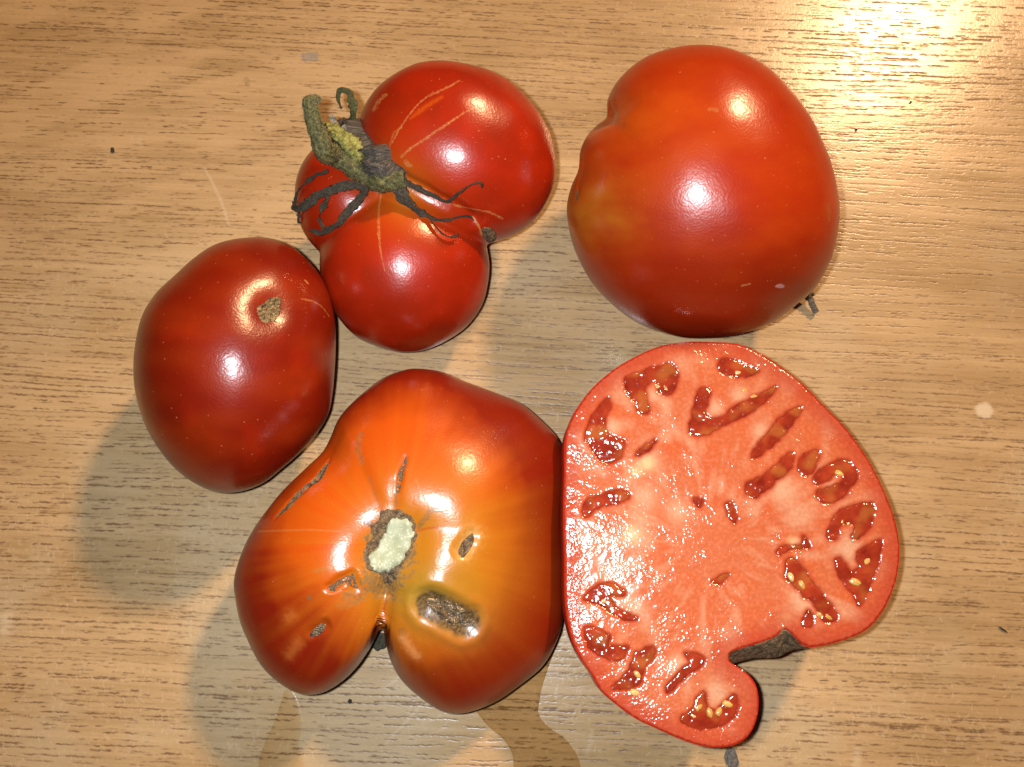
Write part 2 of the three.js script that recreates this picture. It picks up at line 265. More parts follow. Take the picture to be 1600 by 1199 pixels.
    this.skin = mesh('skin', geo, mat, this.root);
    return this;
  }
  // a piece of cork, scar or leaf that lies in the skin: outline in the photograph, own relief
  patch(name, poly, { lift = 1.2, rough = 2.5, dome = 0, mat, res = 2.2, label, sink = 2.5, scale = 6 }) {
    const C = resample(poly, Math.max(40, poly.length * 8)), cx = C.reduce((s, p) => s + p.x, 0) / C.length, cy = C.reduce((s, p) => s + p.y, 0) / C.length;
    const rag = C.map((p, i) => { const f = 1 + 0.10 * n3(p.x / 5, p.y / 5, 2.5); return { x: cx + (p.x - cx) * f, y: cy + (p.y - cy) * f }; });
    const m = Math.max(6, Math.ceil(Math.max(...rag.map((p) => Math.hypot(p.x - cx, p.y - cy))) / res)), nu = rag.length + 1, pos = new Float32Array(nu * (m + 1) * 3), uv = new Float32Array(nu * (m + 1) * 2);
    for (let j = 0; j <= m; j++) for (let i = 0; i < nu; i++) {
      const e = j / m, p = rag[i % rag.length], x = cx + (p.x - cx) * e, y = cy + (p.y - cy) * e, h = this.at(x, y); const k = j * nu + i;
      const l = e >= 0.999 ? -sink : (lift + dome * (1 - e * e) + rough * (fbm(x / scale, y / scale, 1.2 + this.c[0], 3) + 0.25)) * sst(1.0, 0.8, e) + (1 - sst(1.0, 0.8, e)) * 0.3;
      const q = h ? this.out(h.p.x, h.p.y, h.p.z, h.n, l) : new THREE.Vector3(pos[3 * (k - nu)], pos[3 * (k - nu) + 1], pos[3 * (k - nu) + 2]);
      pos[3 * k] = q.x; pos[3 * k + 1] = q.y; pos[3 * k + 2] = q.z; uv[2 * k] = (x - cx) / 60 + 0.5; uv[2 * k + 1] = (y - cy) / 60 + 0.5;
    }
    const area = C.reduce((s, p, i) => { const q = C[(i + 1) % C.length]; return s + p.x * q.y - q.x * p.y; }, 0);
    const o = mesh(name, gridGeo(pos, nu, m + 1, uv, area < 0), mat, this.root); if (label) o.userData.label = label; return o;
  }
  // a tapering limb (sepal, stalk): [x, y, lift, half width]; flat < 1 makes it leaf-like
  limb(name, pts, { flat = 0.5, mat, rough = 0.18, steps = 80, label, parent, sides = 12, wither = 0, thin = 1 }) {
    let depth = null; const P = pts.map(([x, y, l, r]) => { const h = this.at(x, y); if (h && l < 60) { depth = h.p.z; const p = h.p.addScaledVector(h.n, l); return [p, h.n, r]; } const z = (depth ?? 0) + l, [a, b] = this.loc(x, y), s = 1 - z / F; return [new THREE.Vector3(a * s, b * s, z), new THREE.Vector3(0, 0, 1), r]; });
    const c = new THREE.CatmullRomCurve3(P.map((p) => p[0]), false, 'centripetal'), pos = new Float32Array((steps + 1) * (sides + 1) * 3), uv = new Float32Array((steps + 1) * (sides + 1) * 2);
    for (let j = 0; j <= steps; j++) {
      const t = j / steps, g = t * (P.length - 1), i0 = Math.min(P.length - 2, Math.floor(g)), f = g - i0, ctr = c.getPoint(t).add(new THREE.Vector3(n3(t * 9, pts[0][0], 0.5), n3(t * 9, pts[0][1], 7.5), 0.5 * Math.abs(n3(t * 11, pts[0][0], 3.5))).multiplyScalar(wither * Math.sin(Math.PI * Math.min(1, t * 1.5)))), tan = c.getTangent(t), up = P[i0][1].clone().lerp(P[i0 + 1][1], f), side = new THREE.Vector3().crossVectors(tan, up).normalize(); up.crossVectors(side, tan).normalize();
      let r = thin * mix(P[i0][2], P[i0 + 1][2], f); if (wither) { const tw = 2.2 * n3(t * 4, pts[0][0] / 50, 1.5); const s0 = side.clone(); side.multiplyScalar(Math.cos(tw)).addScaledVector(up, Math.sin(tw)); up.crossVectors(side, tan).normalize(); } if (t > 0.96) r *= Math.sqrt(clamp((1 - t) / 0.04, 0.02, 1));
      for (let i = 0; i <= sides; i++) { const a = i / sides * 2 * Math.PI, w = 1 + rough * 2 * fbm(ctr.x / 9 + 2 * Math.cos(a), ctr.y / 9 + 2 * Math.sin(a), ctr.z / 9, 3), fold = flat < 0.8 ? 0.35 * Math.abs(Math.cos(a)) * r * flat : 0; const p = ctr.clone().addScaledVector(side, Math.cos(a) * r * w).addScaledVector(up, Math.sin(a) * r * flat * w + fold), q = this.out(p.x, p.y, p.z), k = j * (sides + 1) + i; pos[3 * k] = q.x; pos[3 * k + 1] = Math.max(q.y, 0.0005); pos[3 * k + 2] = q.z; uv[2 * k] = i / sides; uv[2 * k + 1] = t * 3; }
    }
    const o = mesh(name, gridGeo(pos, sides + 1, steps + 1, uv, true), mat, parent ?? this.root); if (label) o.userData.label = label; return o;
  }
}
// rough corky and leafy stuff: tileable-enough noise maps
function speckle(a, b, c, seed, s = 1, deep = 0.0004) {
  const T = 256, col = new Uint8Array(T * T * 4), bmp = new Float32Array(T * T);
  for (let j = 0; j < T; j++) for (let i = 0; i < T; i++) { const k = j * T + i, f = fbm(i / 26 * s, j / 26 * s, seed, 4), g = n3(i / 5 * s, j / 5 * s, seed + 5); let C = mixC(a, b, clamp(0.5 + 1.5 * f)); C = mixC(C, c, sst(0.18, 0.5, g + 0.6 * f)); col[4 * k] = toS(C[0]); col[4 * k + 1] = toS(C[1]); col[4 * k + 2] = toS(C[2]); col[4 * k + 3] = 255; bmp[k] = 0.5 + 0.5 * f + 0.25 * g; }
  const t = [dataTex(col, T, T, true), grey(bmp, T, T)]; t.forEach((x) => { x.wrapS = x.wrapT = THREE.MirroredRepeatWrapping; });
  return new THREE.MeshStandardMaterial({ map: t[0], bumpMap: t[1], bumpScale: deep, roughness: 0.8, side: THREE.DoubleSide });
}
const M = {
  cork: speckle([0.045, 0.027, 0.013], [0.17, 0.105, 0.045], [0.32, 0.22, 0.11], 1.1, 1.0),
  greyCork: speckle([0.035, 0.022, 0.012], [0.16, 0.11, 0.062], [0.52, 0.36, 0.17], 4.1, 0.6, 0.0006),
  crack: speckle([0.07, 0.04, 0.02], [0.17, 0.10, 0.05], [0.3, 0.2, 0.1], 2.1, 2),
  scar: speckle([0.30, 0.32, 0.19], [0.42, 0.45, 0.30], [0.52, 0.53, 0.38], 7.7, 0.35, 0.00006),
  sepal: speckle([0.022, 0.016, 0.009], [0.062, 0.047, 0.026], [0.13, 0.10, 0.06], 3.3, 2),
  crumb: speckle([0.05, 0.026, 0.010], [0.25, 0.15, 0.055], [0.52, 0.37, 0.14], 14.3, 1.3),
  crown: speckle([0.022, 0.018, 0.013], [0.075, 0.062, 0.045], [0.17, 0.145, 0.11], 9.3, 2.5),
  stem: speckle([0.035, 0.034, 0.011], [0.115, 0.105, 0.026], [0.23, 0.20, 0.06], 5.3, 2.0),
  knob: speckle([0.10, 0.095, 0.02], [0.33, 0.30, 0.06], [0.46, 0.41, 0.12], 6.3, 1.1),
  flake: speckle([0.2, 0.18, 0.14], [0.36, 0.33, 0.27], [0.5, 0.46, 0.4], 8.3, 2),
};
const RED = [0.36, 0.0165, 0.002], DEEP = [0.175, 0.0085, 0.0012], ORANGE = [0.54, 0.075, 0.004], YELLOW = [0.44, 0.17, 0.012], GREEN = [0.36, 0.24, 0.015], LINE = [0.50, 0.20, 0.06], SCARC = [0.15, 0.10, 0.05];

// left tomato
const Z1 = zoomed(180, 350, 380 / 1012);
const t1 = new Fruit({ c: [366, 570], seed: 1, front: 0.95, back: 0.95, smooth: 30,
  outline: Z1([[75, 600], [85, 480], [110, 380], [165, 290], [250, 210], [330, 140], [430, 80], [560, 57], [640, 60], [720, 85], [790, 140], [850, 210], [890, 290], [912, 380], [918, 480], [915, 600], [905, 700], [885, 790], [840, 870], [770, 950], [690, 1020], [610, 1080], [500, 1118], [420, 1115], [340, 1085], [260, 1030], [200, 965], [150, 890], [110, 800], [85, 710]]),
  features: [{ pts: [[420, 486]], w: 42, depth: 9 }, { pts: [[420, 486]], w: 17, depth: 3, rim: 0 }] });
t1.build('deep red plain tomato with a small round brown scar, nearest the left edge', { flecks: 0.8,
  color: (x, y, z) => { const f = fbm(x / 60, y / 60, z / 60 + 5, 3); return mixC(mixC(RED, DEEP, clamp(1.0 + 0.8 * f)), ORANGE, 0.10 * clamp(0.5 + 2 * n3(x / 90, y / 40, 3))); },
  marks: [{ pts: Z1([[775, 312], [830, 325], [865, 350], [890, 385]]), w: 1.6, tint: LINE, a: 0.6, stitch: 5, dense: 1 }, { pts: Z1([[790, 235], [800, 245]]), w: 2, tint: LINE, a: 0.8 }] });
t1.patch('blossom_scar', Z1([[590, 345], [620, 325], [645, 305], [685, 305], [692, 345], [680, 385], [650, 410], [610, 412], [592, 380]]), { mat: M.crumb, rough: 12, lift: 0.5, scale: 7, res: 1.2 });

// right tomato
const Z5 = zoomed(860, 40, 480 / 1107);
const t5 = new Fruit({ c: [1098, 305], seed: 2, front: 0.82, back: 0.80, smooth: 40, blend: [0.5, 1.45],
  outline: Z5([[540, 70], [640, 80], [730, 115], [810, 170], [880, 245], [940, 330], [985, 425], [1020, 520], [1040, 620], [1043, 700], [1030, 790], [1000, 870], [950, 950], [880, 1010], [800, 1070], [700, 1108], [600, 1122], [480, 1122], [400, 1105], [320, 1075], [250, 1030], [180, 965], [120, 880], [80, 790], [60, 700], [60, 640], [75, 580], [100, 520], [108, 450], [130, 400], [170, 355], [200, 330], [205, 270], [235, 210], [290, 150], [360, 105], [450, 80]]),
  features: [{ pts: Z5([[206, 325, 1], [260, 290, 0.6], [330, 255, 0.1]]), w: 22, depth: 9 }, { pts: Z5([[108, 500, 1], [98, 600, 0.5]]), w: 8, depth: 5 }] });
{ const yg = t5.at(925, 335).p, og = t5.at(985, 190).p;
  t5.build('largest smooth orange red tomato with a shoulder fold, at the upper right', { flecks: 0.7,
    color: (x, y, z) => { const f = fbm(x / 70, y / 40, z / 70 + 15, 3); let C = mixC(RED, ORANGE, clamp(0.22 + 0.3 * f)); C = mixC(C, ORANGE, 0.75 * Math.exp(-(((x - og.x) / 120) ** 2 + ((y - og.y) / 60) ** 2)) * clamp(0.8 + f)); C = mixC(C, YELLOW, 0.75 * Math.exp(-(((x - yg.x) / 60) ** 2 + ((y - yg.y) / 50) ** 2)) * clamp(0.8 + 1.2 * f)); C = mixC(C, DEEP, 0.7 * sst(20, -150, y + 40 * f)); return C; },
    marks: [{ pts: Z5([[90, 545], [92, 600], [97, 625]]), w: 3, tint: SCARC, a: 0.9 }, { pts: Z5([[820, 938], [838, 942]]), w: 3, tint: [0.6, 0.35, 0.3], a: 0.5 }, { pts: Z5([[690, 938], [718, 932]]), w: 1.6, tint: LINE, a: 0.5 }, { pts: Z5([[1002, 650], [1006, 700]]), w: 3, tint: [0.3, 0.09, 0.02], a: 0.6 }, { pts: Z5([[575, 300], [600, 305]]), w: 3, tint: LINE, a: 0.3 }] }); }

// front tomato: ribbed, cracked, half orange
const Z3 = zoomed(340, 560, 560 / 1158);
const t3 = new Fruit({ c: [632, 842], seed: 3, n: 420, front: 0.60, back: 0.40, smooth: 90, blend: [0.3, 1.25], flat: 0.95, wobble: 0.015,
  outline: Z3([[640, 33], [720, 42], [800, 75], [900, 115], [980, 150], [1050, 205], [1100, 265], [1120, 330], [1118, 420], [1113, 520], [1115, 640], [1118, 760], [1112, 850], [1085, 930], [1045, 1000], [990, 1050], [920, 1100], [850, 1132], [780, 1147], [720, 1138], [650, 1095], [590, 1040], [555, 980], [535, 925], [526, 880], [517, 905], [490, 950], [450, 1000], [400, 1045], [340, 1078], [290, 1085], [240, 1072], [180, 1035], [130, 980], [90, 900], [65, 820], [55, 730], [70, 650], [95, 590], [130, 530], [180, 465], [230, 410], [290, 350], [340, 300], [365, 255], [390, 200], [430, 150], [480, 105], [540, 62], [590, 42]]),
  features: [
    { pts: [[735, 760]], w: 75, depth: -9 }, { pts: [[500, 895]], w: 62, depth: -8 }, { pts: [[705, 900]], w: 55, depth: -5 }, { pts: [[470, 780]], w: 45, depth: -4 },
    { pts: [[612, 855]], w: 44, depth: 16 },
    { pts: Z3([[548, 690, 0.5], [543, 760, 0.9], [535, 830, 0.8], [528, 890, 0.4]]), w: 56, depth: 17, sharp: 1.5 },
    { pts: Z3([[546, 700, 0.6], [541, 770, 1], [532, 840, 0.8], [527, 880, 0.3]]), w: 12, depth: 17, sharp: 1.3 },
    { pts: Z3([[520, 560, 0.9], [470, 470, 1], [420, 380, 0.9], [370, 290, 0.8]]), w: 44, depth: 7, sharp: 1.8 },
    { pts: Z3([[650, 560, 1], [720, 548, 0.7], [790, 555, 0.2]]), w: 26, depth: 6, sharp: 1.5 },
    { pts: Z3([[520, 470, 0.6], [470, 380, 0.6], [450, 300, 0.2]]), w: 14, depth: 4 },
    { pts: Z3([[570, 470, 0.7], [575, 400, 0.5]]), w: 14, depth: 4 },
    { pts: Z3([[500, 640, 0.6], [400, 655, 0.5], [300, 660, 0.1]]), w: 30, depth: 4 },
    { pts: Z3([[790, 615, 1], [820, 575, 0.7]]), w: 11, depth: 7, rim: 0.8, fine: 0.3 },
    { pts: Z3([[690, 795], [735, 815], [800, 850]]), w: 20, depth: 9, rim: 3.2, fine: 0.05 },
    { pts: Z3([[310, 890], [345, 862]]), w: 7, depth: 4, rim: 0.6, fine: 0.3 },
    { pts: Z3([[365, 740], [410, 712], [435, 700], [445, 735]]), w: 7, depth: 5, rim: 0.7, fine: 0.4 },
    { pts: Z3([[185, 515, 0.5], [260, 440], [325, 385], [358, 330, 0.5]]), w: 5, depth: 4, rim: 0.4, fine: 0.4 },
    { pts: Z3([[582, 430, 0.4], [592, 370], [607, 320, 0.4]]), w: 5, depth: 4, rim: 0.3, fine: 0.4 },
  ] });
{ const A = (x, y) => t3.at(...Z3([[x, y]])[0]).p, s0 = A(560, 600), yg = A(690, 650), up = A(640, 200), lf = A(330, 520), gp = A(668, 760);
  const near = (p, x, y, z, a, b) => Math.exp(-(((x - p.x) / a) ** 2 + ((y - p.y) / b) ** 2 + ((z - p.z) / a) ** 2 * 0.3));
  const pit = [0.10, 0.065, 0.03], rust = [0.34, 0.15, 0.03];
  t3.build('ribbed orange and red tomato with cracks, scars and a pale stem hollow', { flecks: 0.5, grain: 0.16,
    color: (x, y, z) => {
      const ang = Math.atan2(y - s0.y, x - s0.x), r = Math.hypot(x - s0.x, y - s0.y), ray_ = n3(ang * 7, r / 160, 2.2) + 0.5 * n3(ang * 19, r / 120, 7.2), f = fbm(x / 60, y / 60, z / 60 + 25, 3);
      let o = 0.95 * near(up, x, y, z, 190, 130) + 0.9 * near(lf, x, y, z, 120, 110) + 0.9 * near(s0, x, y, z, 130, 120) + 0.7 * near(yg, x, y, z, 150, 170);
      let C = mixC([0.205, 0.0115, 0.002], [0.50, 0.068, 0.003], clamp(o * 1.05 - 0.36 + 0.13 * ray_ + 0.5 * f - 0.5 * sst(150, 270, r)));  // red deepens away from the scar: ripeness, plus shade painted into the rim
      C = mixC(C, [0.43, 0.155, 0.008], 0.92 * clamp(1.3 * near(yg, x, y, z, 118, 105) + 0.3 * ray_ * near(s0, x, y, z, 200, 200)));
      C = mixC(C, [0.27, 0.155, 0.010], 0.85 * near(gp, x, y, z, 66, 48) * clamp(0.8 + f));
      return C;
    },
    marks: [
      { pts: Z3([[548, 745], [540, 800], [530, 860]]), w: 2.5, tint: [0.3, 0.03, 0.01], a: 0.5, dense: 1 },
      { pts: Z3([[640, 560], [690, 548], [760, 548]]), w: 1.5, tint: [0.4, 0.07, 0.01], a: 0.7, dense: 1 },
      { pts: Z3([[650, 545], [680, 505], [700, 480]]), w: 4, tint: SCARC, a: 0.75, stitch: 3.5, dense: 1 }, { pts: Z3([[700, 480], [770, 460]]), w: 2, tint: SCARC, a: 0.4, stitch: 3 },
      { pts: Z3([[530, 490], [505, 430], [490, 380]]), w: 1.6, tint: SCARC, a: 0.55, stitch: 4, dense: 1 }, { pts: Z3([[465, 335], [455, 290], [462, 245]]), w: 5, tint: rust, tint2: SCARC, a: 0.7, stitch: 5, dense: 1 },
      { pts: Z3([[575, 480], [577, 440]]), w: 3, tint: SCARC, a: 0.6, stitch: 3.5 }, { pts: Z3([[660, 470], [655, 430], [640, 390]]), w: 1.5, tint: LINE, a: 0.3, dense: 1 },
      { pts: Z3([[480, 530], [520, 550], [550, 560]]), w: 4, tint: [0.1, 0.05, 0.02], a: 0.8, dense: 1 },
      { pts: Z3([[560, 590], [560, 650], [545, 700]]), w: 34, tint: SCARC, tint2: [0.34, 0.17, 0.03], a: 0.85, rag: 0.5, rs: 9 },
      { pts: Z3([[420, 765], [450, 775], [480, 740], [490, 715]]), w: 9, tint: rust, tint2: SCARC, a: 0.85, stitch: 6, rag: 0.9, dense: 1 }, { pts: Z3([[400, 800], [440, 790]]), w: 6, tint: rust, a: 0.6, stitch: 4 },
      { pts: Z3([[310, 690], [350, 680], [380, 680]]), w: 3, tint: rust, a: 0.7, stitch: 4 }, { pts: Z3([[400, 665], [440, 660]]), w: 2, tint: rust, a: 0.8, stitch: 3 },
      { pts: Z3([[690, 795], [735, 815], [800, 850]]), w: 29, tint: [0.40, 0.24, 0.05], a: 0.6, rag: 0.1, rs: 14, soft: 1 }, { pts: Z3([[690, 795], [735, 815], [800, 850]]), w: 22, tint: [0.06, 0.035, 0.015], tint2: [0.16, 0.10, 0.04], a: 0.95, rag: 0.16, rs: 9 },
      { pts: Z3([[790, 625], [822, 570]]), w: 13, tint: [0.62, 0.38, 0.12], a: 0.6, soft: 1 }, { pts: Z3([[595, 885], [598, 905]]), w: 6, tint: [0.2, 0.09, 0.02], a: 0.5 }, { pts: Z3([[600, 905], [620, 935], [640, 960]]), w: 7, tint: [0.66, 0.26, 0.08], a: 0.6, soft: 1, dense: 1 },
      { pts: Z3([[295, 775]]), w: 3, tint: SCARC, a: 0.8 }, { pts: Z3([[225, 840], [240, 830]]), w: 8, tint: [0.55, 0.16, 0.03], a: 0.4, soft: 1 }, { pts: Z3([[260, 920], [230, 960]]), w: 8, tint: [0.55, 0.16, 0.03], a: 0.35, soft: 1 },
      { pts: Z3([[130, 560], [300, 555], [400, 560]]), w: 1.4, tint: LINE, a: 0.3, dense: 1 },
    ] }); }
t3.patch('cork_ring', Z3([[530, 488], [592, 490], [628, 508], [640, 530], [644, 578], [622, 640], [598, 668], [575, 715], [548, 738], [525, 705], [490, 690], [472, 650], [478, 600], [500, 578], [492, 548], [522, 510]]), { mat: M.cork, lift: 0.5, rough: 4, scale: 9, sink: 3 });
t3.patch('stem_scar', Z3([[560, 515], [610, 512], [635, 540], [636, 585], [615, 630], [590, 665], [560, 690], [520, 695], [490, 675], [485, 640], [510, 615], [520, 590], [540, 560]]), { mat: M.scar, lift: 4, rough: 1.2, dome: 1, scale: 30, sink: 4, label: 'pale green cream stem scar in the hollow' });
t3.patch('cork_scar', Z3(Array.from({ length: 18 }, (_, i) => { const a = i / 18 * 2 * Math.PI, x = 88 * Math.cos(a), y = 36 * Math.sin(a) * (1 - 0.25 * Math.abs(Math.cos(a))) * (1 + 0.12 * Math.cos(a)); return [750 + x * 0.89 - y * 0.46, 820 + x * 0.46 + y * 0.89]; })), { mat: M.greyCork, rough: 11, lift: -1.5, scale: 11, sink: 6, label: 'large oval grey corky scar' });
t3.patch('cork_scar', Z3([[775, 635], [785, 600], [805, 575], [825, 565], [830, 590], [815, 620], [790, 648]]), { mat: M.cork, rough: 5, lift: 0, scale: 5 });
t3.patch('cork_scar', Z3([[295, 900], [310, 875], [340, 855], [352, 858], [345, 880], [315, 902]]), { mat: M.greyCork, rough: 3, lift: 0.5, scale: 4 });
t3.patch('growth_crack', Z3([[352, 745], [375, 725], [410, 705], [440, 695], [450, 720], [455, 745], [440, 740], [425, 715], [400, 730], [375, 755]]), { mat: M.crack, rough: 4, lift: -0.5, scale: 4 });
t3.patch('growth_crack', Z3([[180, 520], [215, 485], [250, 440], [290, 405], [325, 385], [345, 350], [362, 328], [350, 365], [330, 398], [295, 415], [258, 455], [225, 490]]), { mat: M.cork, rough: 2, lift: 0, scale: 5, res: 1 });
t3.patch('growth_crack', Z3([[578, 440], [578, 400], [585, 365], [598, 340], [610, 315], [613, 335], [602, 370], [595, 400], [585, 440]]), { mat: M.crack, rough: 2, lift: -0.3, scale: 4, res: 1 });

// stalked tomato: three lobes round a dry stalk
const Z2 = zoomed(440, 80, 460 / 1126), ZS = zoomed(440, 120, 340 / 1456);
const t2 = new Fruit({ c: [640, 315], seed: 4, n: 420, join: 4, wobble: 0.03,
  lobes: [{ c: [714, 244], r: [152, 130, 120], turn: 0.35, z: 4 }, { c: [634, 421], r: [129, 127, 115], z: 0 }, { c: [552, 312], r: [88, 98, 90], turn: 0, z: -25 }, { c: [640, 320], r: [105, 100, 95], z: -30 }],
  features: [{ pts: ZS([[540, 560, 1]]), w: 38, depth: 12 }, { pts: ZS([[760, 650, 0.8], [950, 760, 1], [1150, 870, 1], [1290, 960, 1]]), w: 12, depth: 11 }] });
{ const og = t2.at(628, 300).p, lo = t2.at(600, 290).p;
  const stitch = { w: 1.7, tint: LINE, a: 0.85, stitch: 3.2, dense: 1, rag: 0.8 };
  t2.build('three lobed red tomato with a dry curled green stalk on top', { flecks: 0.9,
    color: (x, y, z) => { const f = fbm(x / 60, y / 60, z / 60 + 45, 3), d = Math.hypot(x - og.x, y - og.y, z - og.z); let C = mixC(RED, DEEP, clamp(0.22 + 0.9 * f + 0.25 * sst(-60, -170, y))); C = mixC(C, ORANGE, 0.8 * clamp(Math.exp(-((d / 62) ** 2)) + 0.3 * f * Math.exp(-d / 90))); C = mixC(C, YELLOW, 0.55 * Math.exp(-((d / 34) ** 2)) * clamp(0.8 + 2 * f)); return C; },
    marks: [
      { ...stitch, pts: ZS([[800, 540], [850, 490], [960, 415], [1100, 320], [1250, 225, 0.5], [1330, 190, 0.3]]) }, { ...stitch, pts: ZS([[740, 440, 0.5], [800, 330, 0.6], [950, 150, 0.8], [1090, 80, 1], [1190, 25, 0.7]]), w: 2 },
      { pts: ZS([[860, 280, 0.4], [950, 210], [1070, 135, 0.6]]), w: 4, tint: ORANGE, a: 0.6, dense: 1, soft: 1 },
      { ...stitch, pts: ZS([[672, 760], [655, 850], [648, 950], [652, 1080], [665, 1190, 0.7], [690, 1300, 0.3]]) }, { pts: ZS([[895, 1000], [905, 1060]]), w: 3, tint: ORANGE, a: 0.5 },
      { ...stitch, pts: ZS([[1150, 855], [1250, 880], [1400, 910], [1480, 950]]), w: 1.8 }, { ...stitch, pts: ZS([[620, 210], [650, 160], [690, 125]]), w: 5, a: 0.7 }, { ...stitch, pts: ZS([[830, 570], [860, 600]]), w: 3 }, { ...stitch, pts: ZS([[720, 480], [750, 380], [800, 340]]), w: 1.6, a: 0.5 },
      { pts: ZS([[1280, 940], [1320, 1000], [1340, 1060]]), w: 1.8, tint: LINE, a: 0.7, dense: 1 },
    ] }); }
t2.patch('dry_crown', ZS([[330, 400], [385, 295], [450, 250], [515, 262], [545, 340], [600, 420], [640, 465], [690, 445], [725, 480], [745, 560], [840, 640], [800, 730], [640, 730], [520, 640], [420, 540]]), { mat: M.crown, lift: 12, dome: 12, rough: 16, scale: 11, sink: 4 });
const stalk = t2.limb('stalk', ZS([[840, 660, 6, 12], [720, 690, 14, 15], [600, 700, 20, 14.5], [480, 680, 26, 15], [370, 610, 34, 15], [290, 500, 66, 13.5], [240, 370, 76, 12], [205, 250, 82, 10], [183, 175, 84, 9], [215, 152, 80, 6], [265, 150, 76, 4]]), { flat: 0.95, mat: M.stem, rough: 0.22, sides: 24, steps: 110, label: 'fuzzy olive green stalk' });
{ // short dry hairs of the stalk
  const P = stalk.geometry.attributes.position, N = stalk.geometry.attributes.normal, Rh = rng(77), hp = [], hi = [];
  for (let k = 0; k < 1500; k++) { const q = Math.floor(Rh() * P.count), n = new THREE.Vector3(N.getX(q), N.getY(q), N.getZ(q)), a = new THREE.Vector3(P.getX(q), P.getY(q), P.getZ(q)), d = n.add(new THREE.Vector3(Rh() - 0.5, Rh() - 0.5, Rh() - 0.5).multiplyScalar(1.3)).normalize(), s = new THREE.Vector3(Rh() - 0.5, Rh() - 0.5, Rh() - 0.5).cross(d).normalize().multiplyScalar(0.00007), e = a.clone().addScaledVector(d, 0.0003 + 0.0005 * Rh()), b = hp.length / 3, s2 = s.clone().cross(d).multiplyScalar(1.2); for (const v of [a.clone().add(s), a.clone().sub(s).add(s2), a.clone().sub(s).sub(s2), e]) hp.push(v.x, v.y, v.z); hi.push(b, b + 1, b + 3, b + 1, b + 2, b + 3, b + 2, b, b + 3); }
  const g = new THREE.BufferGeometry(); g.setAttribute('position', new THREE.Float32BufferAttribute(hp, 3)); g.setIndex(hi); g.computeVertexNormals();
  mesh('stalk_hair', g, new THREE.MeshStandardMaterial({ color: new THREE.Color().setRGB(0.24, 0.21, 0.11), roughness: 0.9, side: THREE.DoubleSide }), stalk).userData.kind = 'stuff';
}
t2.limb('stalk_knuckle', ZS([[510, 670, 34, 7], [465, 620, 42, 11], [410, 550, 46, 11], [370, 510, 46, 9], [345, 480, 44, 4]]), { flat: 0.75, mat: M.knob, rough: 0.7, sides: 22, label: 'yellow green swelling of the stalk' });
const S = (pts, r0, o = {}) => t2.limb('sepal', ZS(pts), { mat: M.sepal, flat: 0.2, rough: 0.5, wither: 3.6, thin: 0.76, ...o });
S([[470, 330, 14, 10], [480, 240, 30, 9], [470, 150, 42, 8], [430, 95, 46, 6], [390, 90, 44, 5], [378, 140, 40, 4], [395, 200, 36, 4], [405, 212, 34, 2]], 0, { mat: M.stem });
S([[780, 680, 8, 9], [880, 740, 5, 6.5], [1000, 790, 5, 4.5], [1110, 805, 8, 3.6], [1190, 755, 14, 3], [1240, 705, 20, 2.6], [1290, 685, 22, 2.2], [1322, 700, 18, 2], [1322, 725, 14, 1.6]]);
S([[760, 700, 8, 12], [840, 800, 6, 13], [920, 880, 6, 9], [975, 960, 6, 5], [1030, 1035, 7, 4], [1090, 1082, 8, 3.4], [1140, 1085, 9, 2.8], [1162, 1065, 8, 1.8]]);
S([[930, 880, 7, 5], [1000, 935, 6, 3.4], [1090, 948, 6, 3], [1180, 932, 6, 2.6], [1250, 932, 5, 2.4], [1290, 965, 4, 1.6]]);
S([[570, 740, 10, 7], [520, 830, 7, 8], [430, 920, 6, 8], [350, 995, 7, 8.5], [280, 1030, 8, 6], [235, 1018, 8, 4], [200, 1020, 6, 2]]);
S([[540, 755, 10, 6], [460, 745, 10, 9], [370, 755, 9, 9], [280, 790, 7, 9], [200, 845, 6, 9], [140, 880, 6, 8], [100, 865, 5, 5], [92, 830, 4, 2.5]]);
S([[320, 800, 8, 7], [300, 850, 7, 8], [270, 905, 6, 5], [275, 960, 6, 3.5], [300, 1010, 6, 3]]);
S([[330, 660, 16, 4], [250, 675, 9, 5], [180, 705, 6, 5.5], [130, 760, 4, 4], [105, 820, 3, 3.5], [95, 880, 2, 3]]);
S([[130, 900, 4, 5], [125, 940, 3, 5], [128, 980, 2, 4]]);
t2.limb('dry_flake', ZS([[372, 408, 34, 3], [400, 378, 40, 7], [432, 356, 40, 7], [462, 350, 34, 3]]), { mat: M.flake, flat: 0.25, rough: 0.5, steps: 24 });
t2.patch('cork_knot', ZS([[1335, 1010], [1390, 1005], [1440, 1050], [1440, 1090], [1390, 1115], [1350, 1080]]), { mat: M.cork, lift: 0.4, rough: 4, dome: 0, scale: 6 });

